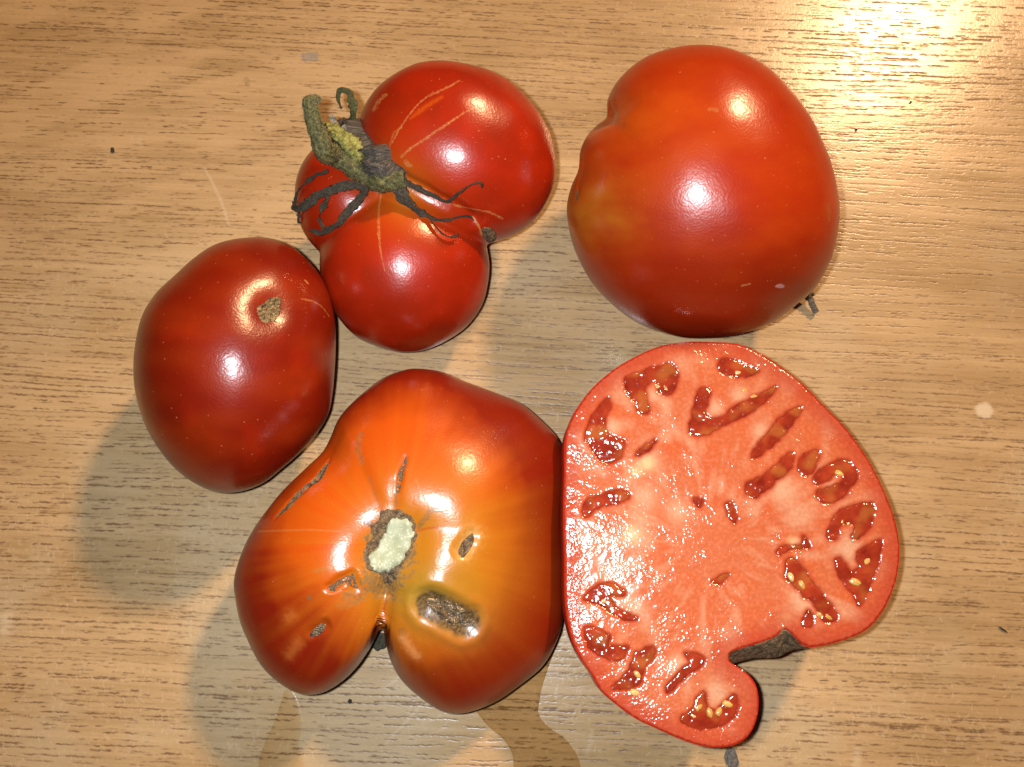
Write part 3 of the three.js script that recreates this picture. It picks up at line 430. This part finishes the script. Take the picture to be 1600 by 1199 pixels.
/* ------------------------------------------------------------------ the cut tomato */
{
  const HT = 0.040, TILT = 0.055, Z4 = zoomed(860, 510, 570 / 1005), OX = onPlane(1130, 850, HT), lev = (x) => HT + TILT * x;   // the cut leans a little
  const on = ([x, y]) => { const d = ray(x, y), t = (HT - EYE.y + TILT * (EYE.x - OX.x)) / (d.y - TILT * d.x), p = d.multiplyScalar(t).add(EYE); return [p.x - OX.x, p.z - OX.z]; };         // metres from the slice's middle, on the cut
  const cut = (z) => Z4(z).map(on);
  const root = new THREE.Group(); root.name = numbered('tomato'); root.position.set(OX.x, 0, OX.z); scene.add(root);
  tag(root, 'cut tomato half showing pink wet flesh and seed chambers, at the lower right', 'tomato');
  const outer = cut([[440, 42], [520, 48], [580, 75], [640, 115], [690, 155], [750, 215], [810, 275], [860, 340], [900, 410], [935, 490], [958, 570], [962, 640], [950, 710], [920, 780], [870, 838], [800, 868], [745, 882], [708, 884], [680, 862], [645, 834], [628, 852], [580, 872], [525, 888], [492, 904], [494, 922], [515, 938], [542, 956], [565, 985], [575, 1030], [570, 1080], [550, 1125], [520, 1150], [470, 1162], [410, 1155], [350, 1135], [290, 1108], [240, 1085], [190, 1050], [140, 1005], [110, 955], [85, 920], [65, 880], [50, 830], [40, 760], [38, 650], [35, 520], [38, 400], [40, 310], [60, 250], [80, 215], [120, 165], [180, 115], [240, 80], [300, 55], [370, 43]]);
  const OUT = resample(outer, 900).map((p) => ({ x: p.x, y: p.y })), OUTC = OUT.filter((p, i) => i % 5 === 0);
  const turnOf = (c) => c.reduce((s, p, i) => { const q = c[(i + 1) % c.length]; return s + p.x * q.y - q.x * p.y; }, 0) > 0 ? 1 : -1;
  const gels = [
    [[205, 145], [250, 125], [290, 112], [335, 105], [350, 130], [345, 165], [325, 190], [305, 185], [290, 150], [265, 165], [262, 190], [270, 235], [255, 243], [235, 215], [218, 190]],
    [[160, 195], [165, 220], [150, 260], [155, 295], [185, 310], [203, 320], [195, 355], [165, 375], [135, 365], [115, 335], [95, 305], [105, 265], [125, 230]],
    [[418, 170], [438, 178], [432, 210], [425, 240], [450, 255], [475, 250], [500, 225], [535, 208], [575, 190], [625, 165], [605, 195], [570, 225], [520, 255], [470, 275], [420, 300], [385, 295], [390, 250], [398, 205]],
    [[470, 90], [510, 95], [560, 115], [575, 125], [540, 138], [500, 135], [465, 120]],
    [[690, 225], [680, 250], [640, 300], [600, 340], [555, 362], [560, 340], [600, 300], [620, 270], [640, 245]],
    [[670, 350], [665, 390], [630, 420], [590, 455], [570, 472], [540, 460], [540, 435], [580, 415], [620, 385], [645, 360]],
    [[735, 340], [738, 370], [720, 405], [695, 408], [683, 375], [700, 355]],
    [[780, 375], [820, 370], [845, 400], [848, 420], [825, 445], [790, 480], [745, 482], [740, 455], [770, 445], [800, 430], [810, 412], [790, 405], [760, 425], [730, 432], [735, 405], [760, 385]],
    [[765, 580], [775, 540], [800, 510], [850, 492], [888, 490], [885, 540], [860, 578], [835, 582], [838, 550], [815, 540], [795, 560], [790, 585]],
    [[912, 590], [905, 650], [880, 720], [850, 775], [835, 735], [805, 700], [785, 645], [800, 640], [830, 680], [855, 665], [845, 640], [860, 615], [885, 600]],
    [[655, 645], [680, 650], [710, 690], [750, 740], [785, 790], [785, 815], [760, 815], [720, 760], [690, 735], [670, 715], [650, 690]],
    [[710, 785], [725, 800], [718, 828], [700, 830], [697, 805]],
    [[95, 485], [140, 465], [190, 452], [215, 470], [190, 488], [140, 495], [95, 525]],
    [[90, 755], [130, 715], [170, 710], [205, 740], [165, 745], [185, 780], [240, 805], [215, 812], [170, 790], [130, 765]],
    [[95, 830], [140, 840], [165, 860], [160, 880], [215, 885], [190, 920], [140, 910], [110, 890]],
    [[225, 935], [235, 905], [280, 885], [285, 905], [265, 935], [245, 985], [215, 1000], [170, 1000], [195, 975]],
    [[370, 900], [420, 915], [420, 935], [385, 955], [355, 985], [320, 1010], [330, 980], [365, 945], [385, 925]],
    [[390, 1060], [400, 1030], [425, 1010], [430, 1045], [455, 1060], [480, 1040], [510, 1015], [515, 1060], [495, 1090], [440, 1110], [390, 1105], [360, 1085]],
    [[485, 492], [500, 490], [511, 540], [495, 530]], [[396, 474], [420, 480], [410, 497]], [[625, 618], [660, 605], [690, 603], [697, 578], [716, 608], [660, 615], [630, 630]], [[446, 704], [492, 684], [470, 708]], [[232, 358], [260, 328], [292, 314], [272, 340]],
  ].map((g) => { const c = resample(cut(g), 90), n = c.length; return c.map((p, i) => { const a = c[(i + 1) % n], b = c[(i + n - 1) % n], l = Math.hypot(a.x - b.x, a.y - b.y) || 1, k = 0.00045 + 0.0011 * fbm(p.x * 420, p.y * 420, 3.7, 2); return { x: p.x + k * turnOf(c) * (a.y - b.y) / l, y: p.y - k * turnOf(c) * (a.x - b.x) / l }; }); });
  const boxes = gels.map((g) => [Math.min(...g.map((p) => p.x)), Math.max(...g.map((p) => p.x)), Math.min(...g.map((p) => p.y)), Math.max(...g.map((p) => p.y))]);
  const hole = (x, y, pad = 0.0016) => { let best = -1; for (let i = 0; i < gels.length; i++) { const b = boxes[i]; if (x < b[0] - pad || x > b[1] + pad || y < b[2] - pad || y > b[3] + pad) continue; const d = edgeDist(x, y, gels[i])[0] * (inside(x, y, gels[i]) ? 1 : -1); if (d > -pad && (best === -1 || d > best)) best = d; } return best; };   // metres inside a chamber, or about -pad outside
  // distance to the outline on a coarse grid, read back smoothly
  const DN = 260, D0 = Math.min(...OUT.map((p) => p.x)) - 0.003, E0 = Math.min(...OUT.map((p) => p.y)) - 0.003, DS = (Math.max(Math.max(...OUT.map((p) => p.x)) - D0, Math.max(...OUT.map((p) => p.y)) - E0) + 0.003) / (DN - 1), DF = new Float32Array(DN * DN);
  for (let j = 0; j < DN; j++) for (let i = 0; i < DN; i++) { const x = D0 + i * DS, y = E0 + j * DS; DF[j * DN + i] = edgeDist(x, y, OUTC)[0] * (inside(x, y, OUTC) ? 1 : -1); }
  const rim = (x, y) => { const a = clamp((x - D0) / DS, 0, DN - 1.01), b = clamp((y - E0) / DS, 0, DN - 1.01), i = Math.floor(a), j = Math.floor(b), f = a - i, g = b - j, k = j * DN + i; return Math.max(0, (DF[k] * (1 - f) + DF[k + 1] * f) * (1 - g) + (DF[k + DN] * (1 - f) + DF[k + DN + 1] * f) * g); };
  // flesh: a fine sheet whose border follows the outline, sunk where the chambers are
  const X0 = Math.min(...OUT.map((p) => p.x)), X1 = Math.max(...OUT.map((p) => p.x)), Y0 = Math.min(...OUT.map((p) => p.y)), Y1 = Math.max(...OUT.map((p) => p.y)), st = 0.00034;
  const nx = Math.ceil((X1 - X0) / st) + 3, ny = Math.ceil((Y1 - Y0) / st) + 3, ok = new Uint8Array(nx * ny), P = new Float32Array(nx * ny * 3);
  for (let j = 0; j < ny; j++) for (let i = 0; i < nx; i++) ok[j * nx + i] = inside(X0 + (i - 1) * st, Y0 + (j - 1) * st, OUT) ? 1 : 0;
  const cells = []; const use = new Uint8Array(nx * ny), full = new Uint8Array(nx * ny);
  for (let j = 0; j < ny - 1; j++) for (let i = 0; i < nx - 1; i++) { const k = j * nx + i; if (ok[k] && ok[k + 1] && ok[k + nx] && ok[k + nx + 1]) { cells.push(k); for (const q of [k, k + 1, k + nx, k + nx + 1]) { use[q] = 1; full[q]++; } } }
  const remap = new Int32Array(nx * ny).fill(-1), pos = [], uv = [], S4 = Math.max(X1 - X0, Y1 - Y0) + 0.004; let cnt = 0;
  const faceY = (x, y, e) => { const h = hole(x, y); return lev(x) + 0.00016 * fbm(x * 260, y * 260, 3.1, 3) + 0.0007 * n3(x * 50, y * 50, 8.8) - 0.0004 * sst(0.0009, 0, e) - 0.0005 * sst(-0.0006, 0.0010, h); };
  for (let k = 0; k < nx * ny; k++) if (use[k]) {
    let x = X0 + (k % nx - 1) * st, y = Y0 + (Math.floor(k / nx) - 1) * st; const border = full[k] < 4, [e, at] = border ? edgeDist2(x, y) : [rim(x, y), 0]; let ee = e;
    if (full[k] < 4) { x = OUT[at].x; y = OUT[at].y; ee = 0; }
    remap[k] = cnt++; pos.push(x, faceY(x, y, ee), y); uv.push((x - X0 + 0.002) / S4, (y - Y0 + 0.002) / S4);
  }
  function edgeDist2(x, y) { let m = 1e9, at = 0; for (let i = 0; i < OUT.length; i += 1) { const d = (x - OUT[i].x) ** 2 + (y - OUT[i].y) ** 2; if (d < m) { m = d; at = i; } } return [Math.sqrt(m), at]; }
  const idx = []; for (const k of cells) { const a = remap[k], b = remap[k + 1], c = remap[k + nx], d = remap[k + nx + 1]; idx.push(a, c, b, b, c, d); }
  const g = new THREE.BufferGeometry(); g.setAttribute('position', new THREE.Float32BufferAttribute(pos, 3)); g.setAttribute('uv', new THREE.Float32BufferAttribute(uv, 2)); g.setIndex(idx); g.computeVertexNormals();
  // flesh colours
  const T = 1024, col = new Uint8Array(T * T * 4), bmp = new Float32Array(T * T);
  const FLESH = [0.50, 0.124, 0.048], RIM = [0.41, 0.054, 0.023], PALEF = [0.59, 0.31, 0.18], CREAM = [0.78, 0.55, 0.26], GEL = [0.27, 0.030, 0.011], HOT = [0.52, 0.096, 0.027];
  const mid = cut([[430, 600]])[0];
  const pales = cut([[265, 365, 30], [285, 190, 18], [455, 225, 22], [170, 275, 16], [770, 435, 16], [820, 620, 26], [830, 590, 22], [700, 765, 34], [690, 740, 20], [640, 455, 34], [580, 290, 26], [455, 1010, 30], [350, 930, 26], [200, 745, 30], [230, 770, 26], [260, 470, 34], [230, 575, 40], [520, 190, 20], [500, 860, 24], [350, 510, 30]]).map((p, i) => [...p, [30, 18, 22, 16, 16, 26, 22, 34, 20, 34, 26, 30, 26, 30, 26, 34, 40, 20, 24, 30][i] * 0.000125]);
  const creams = cut([[265, 378], [235, 400], [640, 830], [500, 895], [650, 810], [225, 575], [420, 1050], [670, 600]]);
  for (let j = 0; j < T; j++) for (let i = 0; i < T; i++) {
    const x = i / (T - 1) * S4 + X0 - 0.002, y = j / (T - 1) * S4 + Y0 - 0.002, k = j * T + i;
    const dx = x - mid[0], dy = y - mid[1], r = Math.hypot(dx, dy), an = Math.atan2(dy, dx);
    const e = rim(x, y);
    const streak = sst(0.004, 0.022, r) * (n3(Math.cos(an) * 6, Math.sin(an) * 6, r * 90 + 2 * n3(x * 60, y * 60, 4)) + 0.6 * n3(Math.cos(an) * 13, Math.sin(an) * 13, r * 150)), f = fbm(x * 90, y * 90, 4.4, 3), fine = n3(x * 900, y * 900, 1.1), cell = n3(x * 2300, y * 2300, 6.1);
    let C = mixC(FLESH, HOT, clamp(0.35 + 1.3 * f)); C = mixC(C, PALEF, 0.62 * clamp(0.12 + 1.1 * streak + 0.5 * f) + 0.10 * clamp(fine * 2)); C = mixC(C, PALEF, 0.28 * Math.exp(-(((e - 0.0062 - 0.001 * f) / 0.0009) ** 2)) * clamp(0.4 + 1.6 * n3(x * 150, y * 150, 3)));
    for (const p of pales) { const d = ((x - p[0]) ** 2 + (y - p[1]) ** 2) / (p[2] ?? 0.003) ** 2; if (d < 6) C = mixC(C, PALEF, 0.9 * Math.exp(-d * (1 + 0.8 * f))); }
    for (const p of creams) { const d = ((x - p[0]) ** 2 + (y - p[1]) ** 2) / 0.0019 ** 2; if (d < 6) C = mixC(C, CREAM, 0.6 * Math.exp(-d * (1 + f))); }
    C = mixC(C, RIM, 0.85 * sst(0.0085, 0.0010, e + 0.0018 * f)); C = mixC(C, [0.36, 0.020, 0.008], sst(0.0007, 0.0003, e + 0.0003 * fine));
    const h = hole(x, y); C = mixC(C, [0.44, 0.06, 0.022], 0.7 * sst(-0.0015, 0.0002, h)); C = mixC(C, GEL, sst(-0.0005, 0.0006, h + 0.0004 * fine + 0.0004 * cell)); const m = 1 + 0.12 * fine + 0.10 * cell; C = C.map((c) => c * m);
    col[4 * k] = toS(C[0]); col[4 * k + 1] = toS(C[1]); col[4 * k + 2] = toS(C[2]); col[4 * k + 3] = 255;
    bmp[k] = 0.5 + (0.34 * n3(x * 1150, y * 1150, 2.2) + 0.22 * cell) * (0.7 + 1.1 * n3(x * 170, y * 170, 5.2)) + 0.3 * n3(x * 420, y * 420, 9.2);
  }
  const flesh = mesh('flesh', g, new THREE.MeshPhysicalMaterial({ map: dataTex(col, T, T, true), bumpMap: grey(bmp, T, T), bumpScale: 0.00021, roughness: 0.15, specularIntensity: 1 }), root);
  // skin below the cut
  const rows = 26, nO = OUT.length, sp = new Float32Array((nO + 1) * rows * 3), nrm = OUT.map((p, i) => { const a = OUT[(i + 4) % nO], b = OUT[(i + nO - 4) % nO], l = Math.hypot(a.x - b.x, a.y - b.y) || 1; return [(a.y - b.y) / l, -(a.x - b.x) / l]; });
  let area = 0; for (let i = 0; i < nO; i++) { const a = OUT[i], b = OUT[(i + 1) % nO]; area += a.x * b.y - b.x * a.y; } const sg = area > 0 ? 1 : -1;
  for (let r = 0; r < rows; r++) for (let i = 0; i <= nO; i++) { const t = r / (rows - 1), p = OUT[i % nO], n = nrm[i % nO], a = t * Math.PI * 0.5, off = r === 0 ? -0.0004 : 0.0005 * Math.sin(Math.PI * Math.min(1, t * 2.2)) - 0.011 * (1 - Math.cos(a)) ** 1.3, k = 3 * (r * (nO + 1) + i); sp[k] = p.x + sg * n[0] * off; sp[k + 1] = r === 0 ? lev(p.x) - 0.0008 : Math.max(0.0003, (lev(p.x) - 0.0006) * (1 - Math.sin(a) ** 1.0 * 1.0) + 0); sp[k + 2] = p.y + sg * n[1] * off; }
  mesh('skin', gridGeo(sp, nO + 1, rows, null, sg > 0), new THREE.MeshPhysicalMaterial({ color: new THREE.Color().setRGB(0.42, 0.03, 0.012), roughness: 0.3, side: THREE.DoubleSide }), root);
  // gel in every chamber, slightly sunk and glossy
  const gelMat = [0, 1, 2].map((v) => { const q = 256, c = new Uint8Array(q * q * 4), b = new Float32Array(q * q); for (let j = 0; j < q; j++) for (let i = 0; i < q; i++) { const k = j * q + i, f = fbm(i / 30, j / 30, v * 3.1 + 1, 3); let C = mixC([0.19, 0.014, 0.006], [0.38, 0.045, 0.015], clamp(0.5 + 1.2 * f)); C = mixC(C, [0.42, 0.15, 0.03], 0.42 * sst(0.0, 0.5, n3(i / 36, j / 36, v + 20) + 0.3 * f)); c[4 * k] = toS(C[0]); c[4 * k + 1] = toS(C[1]); c[4 * k + 2] = toS(C[2]); c[4 * k + 3] = 255; b[k] = 0.5 + 0.5 * f + 0.15 * n3(i / 6, j / 6, v); } const t = [dataTex(c, q, q, true), grey(b, q, q)]; t.forEach((x) => { x.wrapS = x.wrapT = THREE.MirroredRepeatWrapping; }); return new THREE.MeshPhysicalMaterial({ map: t[0], bumpMap: t[1], bumpScale: 0.0005, roughness: 0.14, clearcoat: 0.6, clearcoatRoughness: 0.05 }); });
  gels.forEach((G, gi) => {
    const b = boxes[gi], s = 0.0004, mx = Math.ceil((b[1] - b[0]) / s) + 1, my = Math.ceil((b[3] - b[2]) / s) + 1, pp = new Float32Array(mx * my * 3), uu = new Float32Array(mx * my * 2), in_ = [];
    for (let j = 0; j < my; j++) for (let i = 0; i < mx; i++) { const x = b[0] + i * s, y = b[2] + j * s, k = j * mx + i, d = edgeDist(x, y, G)[0] * (inside(x, y, G) ? 1 : -1); in_.push(d); pp[3 * k] = x; pp[3 * k + 2] = y; pp[3 * k + 1] = lev(x) + 0.0007 * n3(x * 50, y * 50, 8.8) - 0.00055 + 0.0005 * sst(-0.0004, 0.0008, d) + 0.0005 * fbm(x * 420, y * 420, gi, 2); uu[2 * k] = x * 22; uu[2 * k + 1] = y * 22; }
    const ix = []; for (let j = 0; j < my - 1; j++) for (let i = 0; i < mx - 1; i++) { const k = j * mx + i; if (in_[k] > 0.00005 && in_[k + 1] > 0.00005 && in_[k + mx] > 0.00005 && in_[k + mx + 1] > 0.00005) ix.push(k, k + mx, k + 1, k + 1, k + mx, k + mx + 1); }
    if (!ix.length) return;
    const gg = new THREE.BufferGeometry(); gg.setAttribute('position', new THREE.BufferAttribute(pp, 3)); gg.setAttribute('uv', new THREE.BufferAttribute(uu, 2)); gg.setIndex(ix); gg.computeVertexNormals();
    mesh('seed_chamber', gg, gelMat[gi % 3], root);
  });
  // seeds
  const seedMat = [[0.62, 0.36, 0.09], [0.70, 0.45, 0.15], [0.52, 0.28, 0.06]].map((c) => new THREE.MeshPhysicalMaterial({ color: new THREE.Color().setRGB(...c), roughness: 0.25, clearcoat: 0.5, clearcoatRoughness: 0.1 }));
  const seedGeo = [0, 1].map((v) => { const s = new THREE.SphereGeometry(1, 20, 14), p = s.attributes.position; for (let i = 0; i < p.count; i++) { const x = p.getX(i), y = p.getY(i), z = p.getZ(i), t = 1 - 0.28 * (x * 0.5 + 0.5), w = 1 + 0.18 * n3(x * 2 + v * 9, y * 2, z * 2); p.setXYZ(i, x * 0.00155 * w, y * 0.00062 * w, z * 0.00105 * t * w); } s.computeVertexNormals(); return s; });
  const Rs = rng(5);
  for (const [x, y, a, k = 1] of [[298, 166, 0.4], [318, 168, 1.2], [540, 178, 0.6, 1.1], [560, 192, 0.2], [525, 226, 1.0], [520, 128, 0.1], [176, 330, 0.8, 0.8], [806, 538, 1.5, 1.1], [850, 538, -0.7, 1.1], [842, 705, 0.3, 1.35], [664, 690, 1.3, 1.1], [694, 712, 1.2, 1.15], [742, 796, 0.4, 1.2], [768, 802, 0.6, 0.9], [408, 1052, -0.6, 1.1], [440, 1066, 1.4], [490, 1042, 0.3, 1.1], [466, 1062, -1], [234, 1010, 0.2, 1.1], [240, 960, 0.9], [150, 760, 0.4], [798, 405, 0.5], [482, 256, 0.4, 0.8], [876, 645, -0.8], [128, 492, 0.2, 0.9], [880, 612, -0.6, 0.9], [150, 856, 0.5], [395, 1075, 0.9]]) {
    const p = cut([[x, y]])[0], m = mesh('seed', seedGeo[Rs() < 0.5 ? 0 : 1], seedMat[Math.floor(Rs() * 3)], root); m.position.set(p[0], lev(p[0]) - 0.0005, p[1]); m.rotation.set(0.2 * (Rs() - 0.5), -a, 0.3 * (Rs() - 0.5)); m.scale.setScalar(k * (0.9 + 0.2 * Rs()));
  }
  // brown corky wall of the stem hollow, sloping out below the cut
  const top = resample(cut([[712, 886], [690, 866], [645, 833], [628, 851], [580, 871], [525, 887], [489, 903], [490, 915]]), 90, false), low = resample(Z4([[712, 888], [690, 890], [660, 896], [625, 913], [560, 917], [520, 926], [503, 931], [496, 925]]).map(([x, y]) => { const p = onPlane(x, y, lev(0.014) - 0.009); return [p.x - OX.x, p.z - OX.z]; }), 90, false);
  const rw = 22, wp = new Float32Array(91 * (rw + 1) * 3), wu = new Float32Array(91 * (rw + 1) * 2);
  for (let r = 0; r <= rw; r++) for (let i = 0; i < 91; i++) { const t = Math.min(1, r / (rw - 5)), dn = Math.max(0, r - (rw - 5)) / 5, a = top[i], b = low[i], k = r * 91 + i, n = (0.0014 * fbm(i / 7, r / 4, 2.7, 3)) * Math.sin(Math.PI * clamp(t, 0, 0.9)); wp[3 * k] = mix(a.x, b.x, t) - 0.004 * dn; wp[3 * k + 1] = Math.max(0.001, lev(wp[3 * k]) - 0.0004 - 0.0086 * t ** 1.3 - 0.024 * dn + n); wp[3 * k + 2] = mix(a.y, b.y, t) - 0.006 * dn; wu[2 * k] = i / 40; wu[2 * k + 1] = r / 20; }
  const wall = mesh('stem_hollow', gridGeo(wp, 91, rw + 1, wu, false), M.corkWall = speckle([0.045, 0.026, 0.012], [0.19, 0.115, 0.05], [0.33, 0.23, 0.12], 12.1, 0.7), root); wall.userData.label = 'brown corky wall of the stem hollow';
}

/* ------------------------------------------------------------------ spilt juice and crumbs */
const poly = (pts, n = 160) => resample(pts.map(([x, y]) => { const p = onPlane(x, y); return [p.x, p.z]; }), n).map((p) => ({ x: p.x, y: p.y }));

function sheet(outline, h, mat, label, category) {                     // a thin film of liquid with rounded edges
  const P = poly(outline), x0 = Math.min(...P.map((p) => p.x)), x1 = Math.max(...P.map((p) => p.x)), y0 = Math.min(...P.map((p) => p.y)), y1 = Math.max(...P.map((p) => p.y)), s = 0.0005;
  const mx = Math.ceil((x1 - x0) / s) + 1, my = Math.ceil((y1 - y0) / s) + 1, pos = new Float32Array(mx * my * 3), uv = new Float32Array(mx * my * 2), inn = [], idx = [];
  for (let j = 0; j < my; j++) for (let i = 0; i < mx; i++) {
    let x = x0 + i * s, y = y0 + j * s; const k = j * mx + i, e = edgeDist(x, y, P), d = e[0] * (inside(x, y, P) ? 1 : -1); inn.push(d);
    if (d < 0 && d > -1.5 * s) { const a = P[e[1]], b = P[(e[1] + 1) % P.length], l = (b.x - a.x) ** 2 + (b.y - a.y) ** 2, t = l ? clamp(((x - a.x) * (b.x - a.x) + (y - a.y) * (b.y - a.y)) / l) : 0; x = mix(a.x, b.x, t); y = mix(a.y, b.y, t); }
    pos[3 * k] = x; pos[3 * k + 1] = 0.00012 + h * Math.sqrt(clamp(d / 0.0022)); pos[3 * k + 2] = y; uv[2 * k] = (x - TX0) / TW; uv[2 * k + 1] = (y - TZ0) / TH;
  }
  for (let j = 0; j < my - 1; j++) for (let i = 0; i < mx - 1; i++) { const k = j * mx + i; if (Math.min(inn[k], inn[k + 1], inn[k + mx], inn[k + mx + 1]) > -1.5 * s && Math.max(inn[k], inn[k + 1], inn[k + mx], inn[k + mx + 1]) > 0) idx.push(k, k + mx, k + 1, k + 1, k + mx, k + mx + 1); }
  const g = new THREE.BufferGeometry(); g.setAttribute('position', new THREE.BufferAttribute(pos, 3)); g.setAttribute('uv', new THREE.BufferAttribute(uv, 2)); g.setIndex(idx); g.computeVertexNormals();
  return tag(mesh('juice_puddle', g, mat, scene), label, category);
}
// soaked laminate under clear juice: the same wood, darker for being wet, under a smooth film
const wet = new THREE.MeshPhysicalMaterial({ map: tableTex[0], color: new THREE.Color().setRGB(0.80, 0.66, 0.48), roughness: 0.09, specularIntensity: 0.9 });
sheet([[738, 1096], [750, 1120], [766, 1138], [786, 1155], [800, 1178], [810, 1225], [908, 1225], [905, 1190], [895, 1170], [880, 1152], [862, 1140], [847, 1126], [841, 1113], [843, 1095], [846, 1078], [852, 1058], [860, 1035], [872, 1005], [880, 985], [850, 990], [800, 1060]], 0.0004, wet, 'clear brownish juice puddle running from the ribbed tomato to the bottom edge', 'juice puddle');
sheet([[446, 1078], [456, 1080], [468, 1105], [472, 1130], [468, 1160], [476, 1225], [412, 1225], [404, 1195], [414, 1160], [430, 1125], [440, 1095]], 0.00018, new THREE.MeshPhysicalMaterial({ map: tableTex[0], color: new THREE.Color().setRGB(0.92, 0.82, 0.66), roughness: 0.25 }), 'faint narrow juice streak below the left rib of the ribbed tomato', 'juice streak');

function crumb(name, [px, py], [a, b, h], turn, mat, label, category, seed, group) {
  const g = new THREE.IcosahedronGeometry(1, 5), p = g.attributes.position;
  for (let i = 0; i < p.count; i++) { const x = p.getX(i), y = p.getY(i), z = p.getZ(i), w = 1 + 0.7 * fbm(x * 1.4 + seed, y * 1.4, z * 1.4, 3); p.setXYZ(i, x * a * w, Math.max(-0.6, y * w) * h + 0.6 * h, z * b * w); }
  g.computeVertexNormals(); const m = mesh(name, g, mat, scene), q = onPlane(px, py, h * 0.5); m.position.set(q.x, 0.0002, q.z); m.rotation.y = turn; return tag(m, label, category, group);
}
const dirt = speckle([0.02, 0.018, 0.012], [0.06, 0.05, 0.035], [0.12, 0.1, 0.08], 31.1, 1), mud = speckle([0.07, 0.065, 0.055], [0.15, 0.14, 0.12], [0.25, 0.23, 0.2], 33.1, 1);
crumb('seed_husk', [176, 235], [0.0007, 0.0011, 0.0005], 0.2, dirt, 'tiny black seed-like speck on the bare wood left of the stalk', 'crumb', 1);
crumb('dirt_crumb', [1143, 1187], [0.0022, 0.0034, 0.0006], 0.15, mud, 'flat dark crumb of dirt just below the cut tomato', 'crumb', 2);
crumb('dirt_crumb', [547, 1096], [0.0007, 0.0007, 0.0005], 0, dirt, 'small round dark speck between the two ribs at the bottom of the ribbed tomato', 'crumb', 3);
crumb('dirt_crumb', [1338, 203], [0.0004, 0.0006, 0.0003], 0.3, dirt, 'pinhead dark speck right of the largest tomato', 'crumb', 4);
crumb('dirt_crumb', [1423, 160], [0.0005, 0.0004, 0.0003], 0, dirt, 'pinhead dark speck below the bright lamp reflection', 'crumb', 5);
crumb('splinter', [1567, 984], [0.0016, 0.0003, 0.0003], -0.6, dirt, 'thin dark splinter by the right edge beside the cut tomato', 'crumb', 6);
crumb('leaf_scrap', [594, 1003], [0.0032, 0.0026, 0.002], 0.4, speckle([0.02, 0.02, 0.012], [0.06, 0.055, 0.03], [0.12, 0.1, 0.06], 35.1, 1), 'dark leaf scrap in the cleft of the ribbed tomato', 'leaf scrap', 7);
{ // dry bit of stalk sticking out from under the right tomato
  const root = new THREE.Group(), p0 = onPlane(1268, 470, 0.002); root.name = 'stalk_scrap'; root.position.set(p0.x, 0, p0.z); scene.add(root); tag(root, 'dry grey forked stalk scrap at the lower right rim of the largest tomato', 'stalk scrap');
  const twig = (pts, r) => { const c = new THREE.CatmullRomCurve3(pts.map(([x, y, z]) => { const p = onPlane(x, y, z); return p.sub(root.position); })), g = new THREE.TubeGeometry(c, 40, r, 10), p = g.attributes.position; for (let i = 0; i < p.count; i++) { const f = 0.0009 * fbm(p.getX(i) * 900, p.getY(i) * 900, p.getZ(i) * 900, 2); p.setXYZ(i, p.getX(i) + f, Math.max(0.0003, p.getY(i) + f), p.getZ(i) + f); } g.computeVertexNormals(); mesh('twig', g, M.flake2, root); };
  M.flake2 = speckle([0.05, 0.04, 0.03], [0.17, 0.14, 0.1], [0.36, 0.31, 0.24], 41, 2);
  twig([[1258, 448, 0.006], [1264, 462, 0.004], [1270, 478, 0.0025], [1275, 489, 0.0016]], 0.0011); twig([[1259, 468, 0.003], [1265, 464, 0.004], [1271, 459, 0.004]], 0.0007);
}
// the lamp itself, out of the picture
{ const root = new THREE.Group(); root.name = 'lamp_bulb'; root.position.copy(LAMP); scene.add(root); tag(root, 'warm round light bulb above the table, outside the picture', 'lamp');
  mesh('bulb_glass', new THREE.SphereGeometry(0.042, 32, 20), new THREE.MeshStandardMaterial({ color: 0x221100, emissive: new THREE.Color().setRGB(1, 0.5, 0.17), emissiveIntensity: 1 }), root);
  const c = mesh('bulb_socket', new THREE.CylinderGeometry(0.016, 0.018, 0.06, 24), new THREE.MeshStandardMaterial({ color: 0x888888, metalness: 0.6, roughness: 0.4 }), root); c.position.y = 0.072; }
renderer.render(scene, camera);
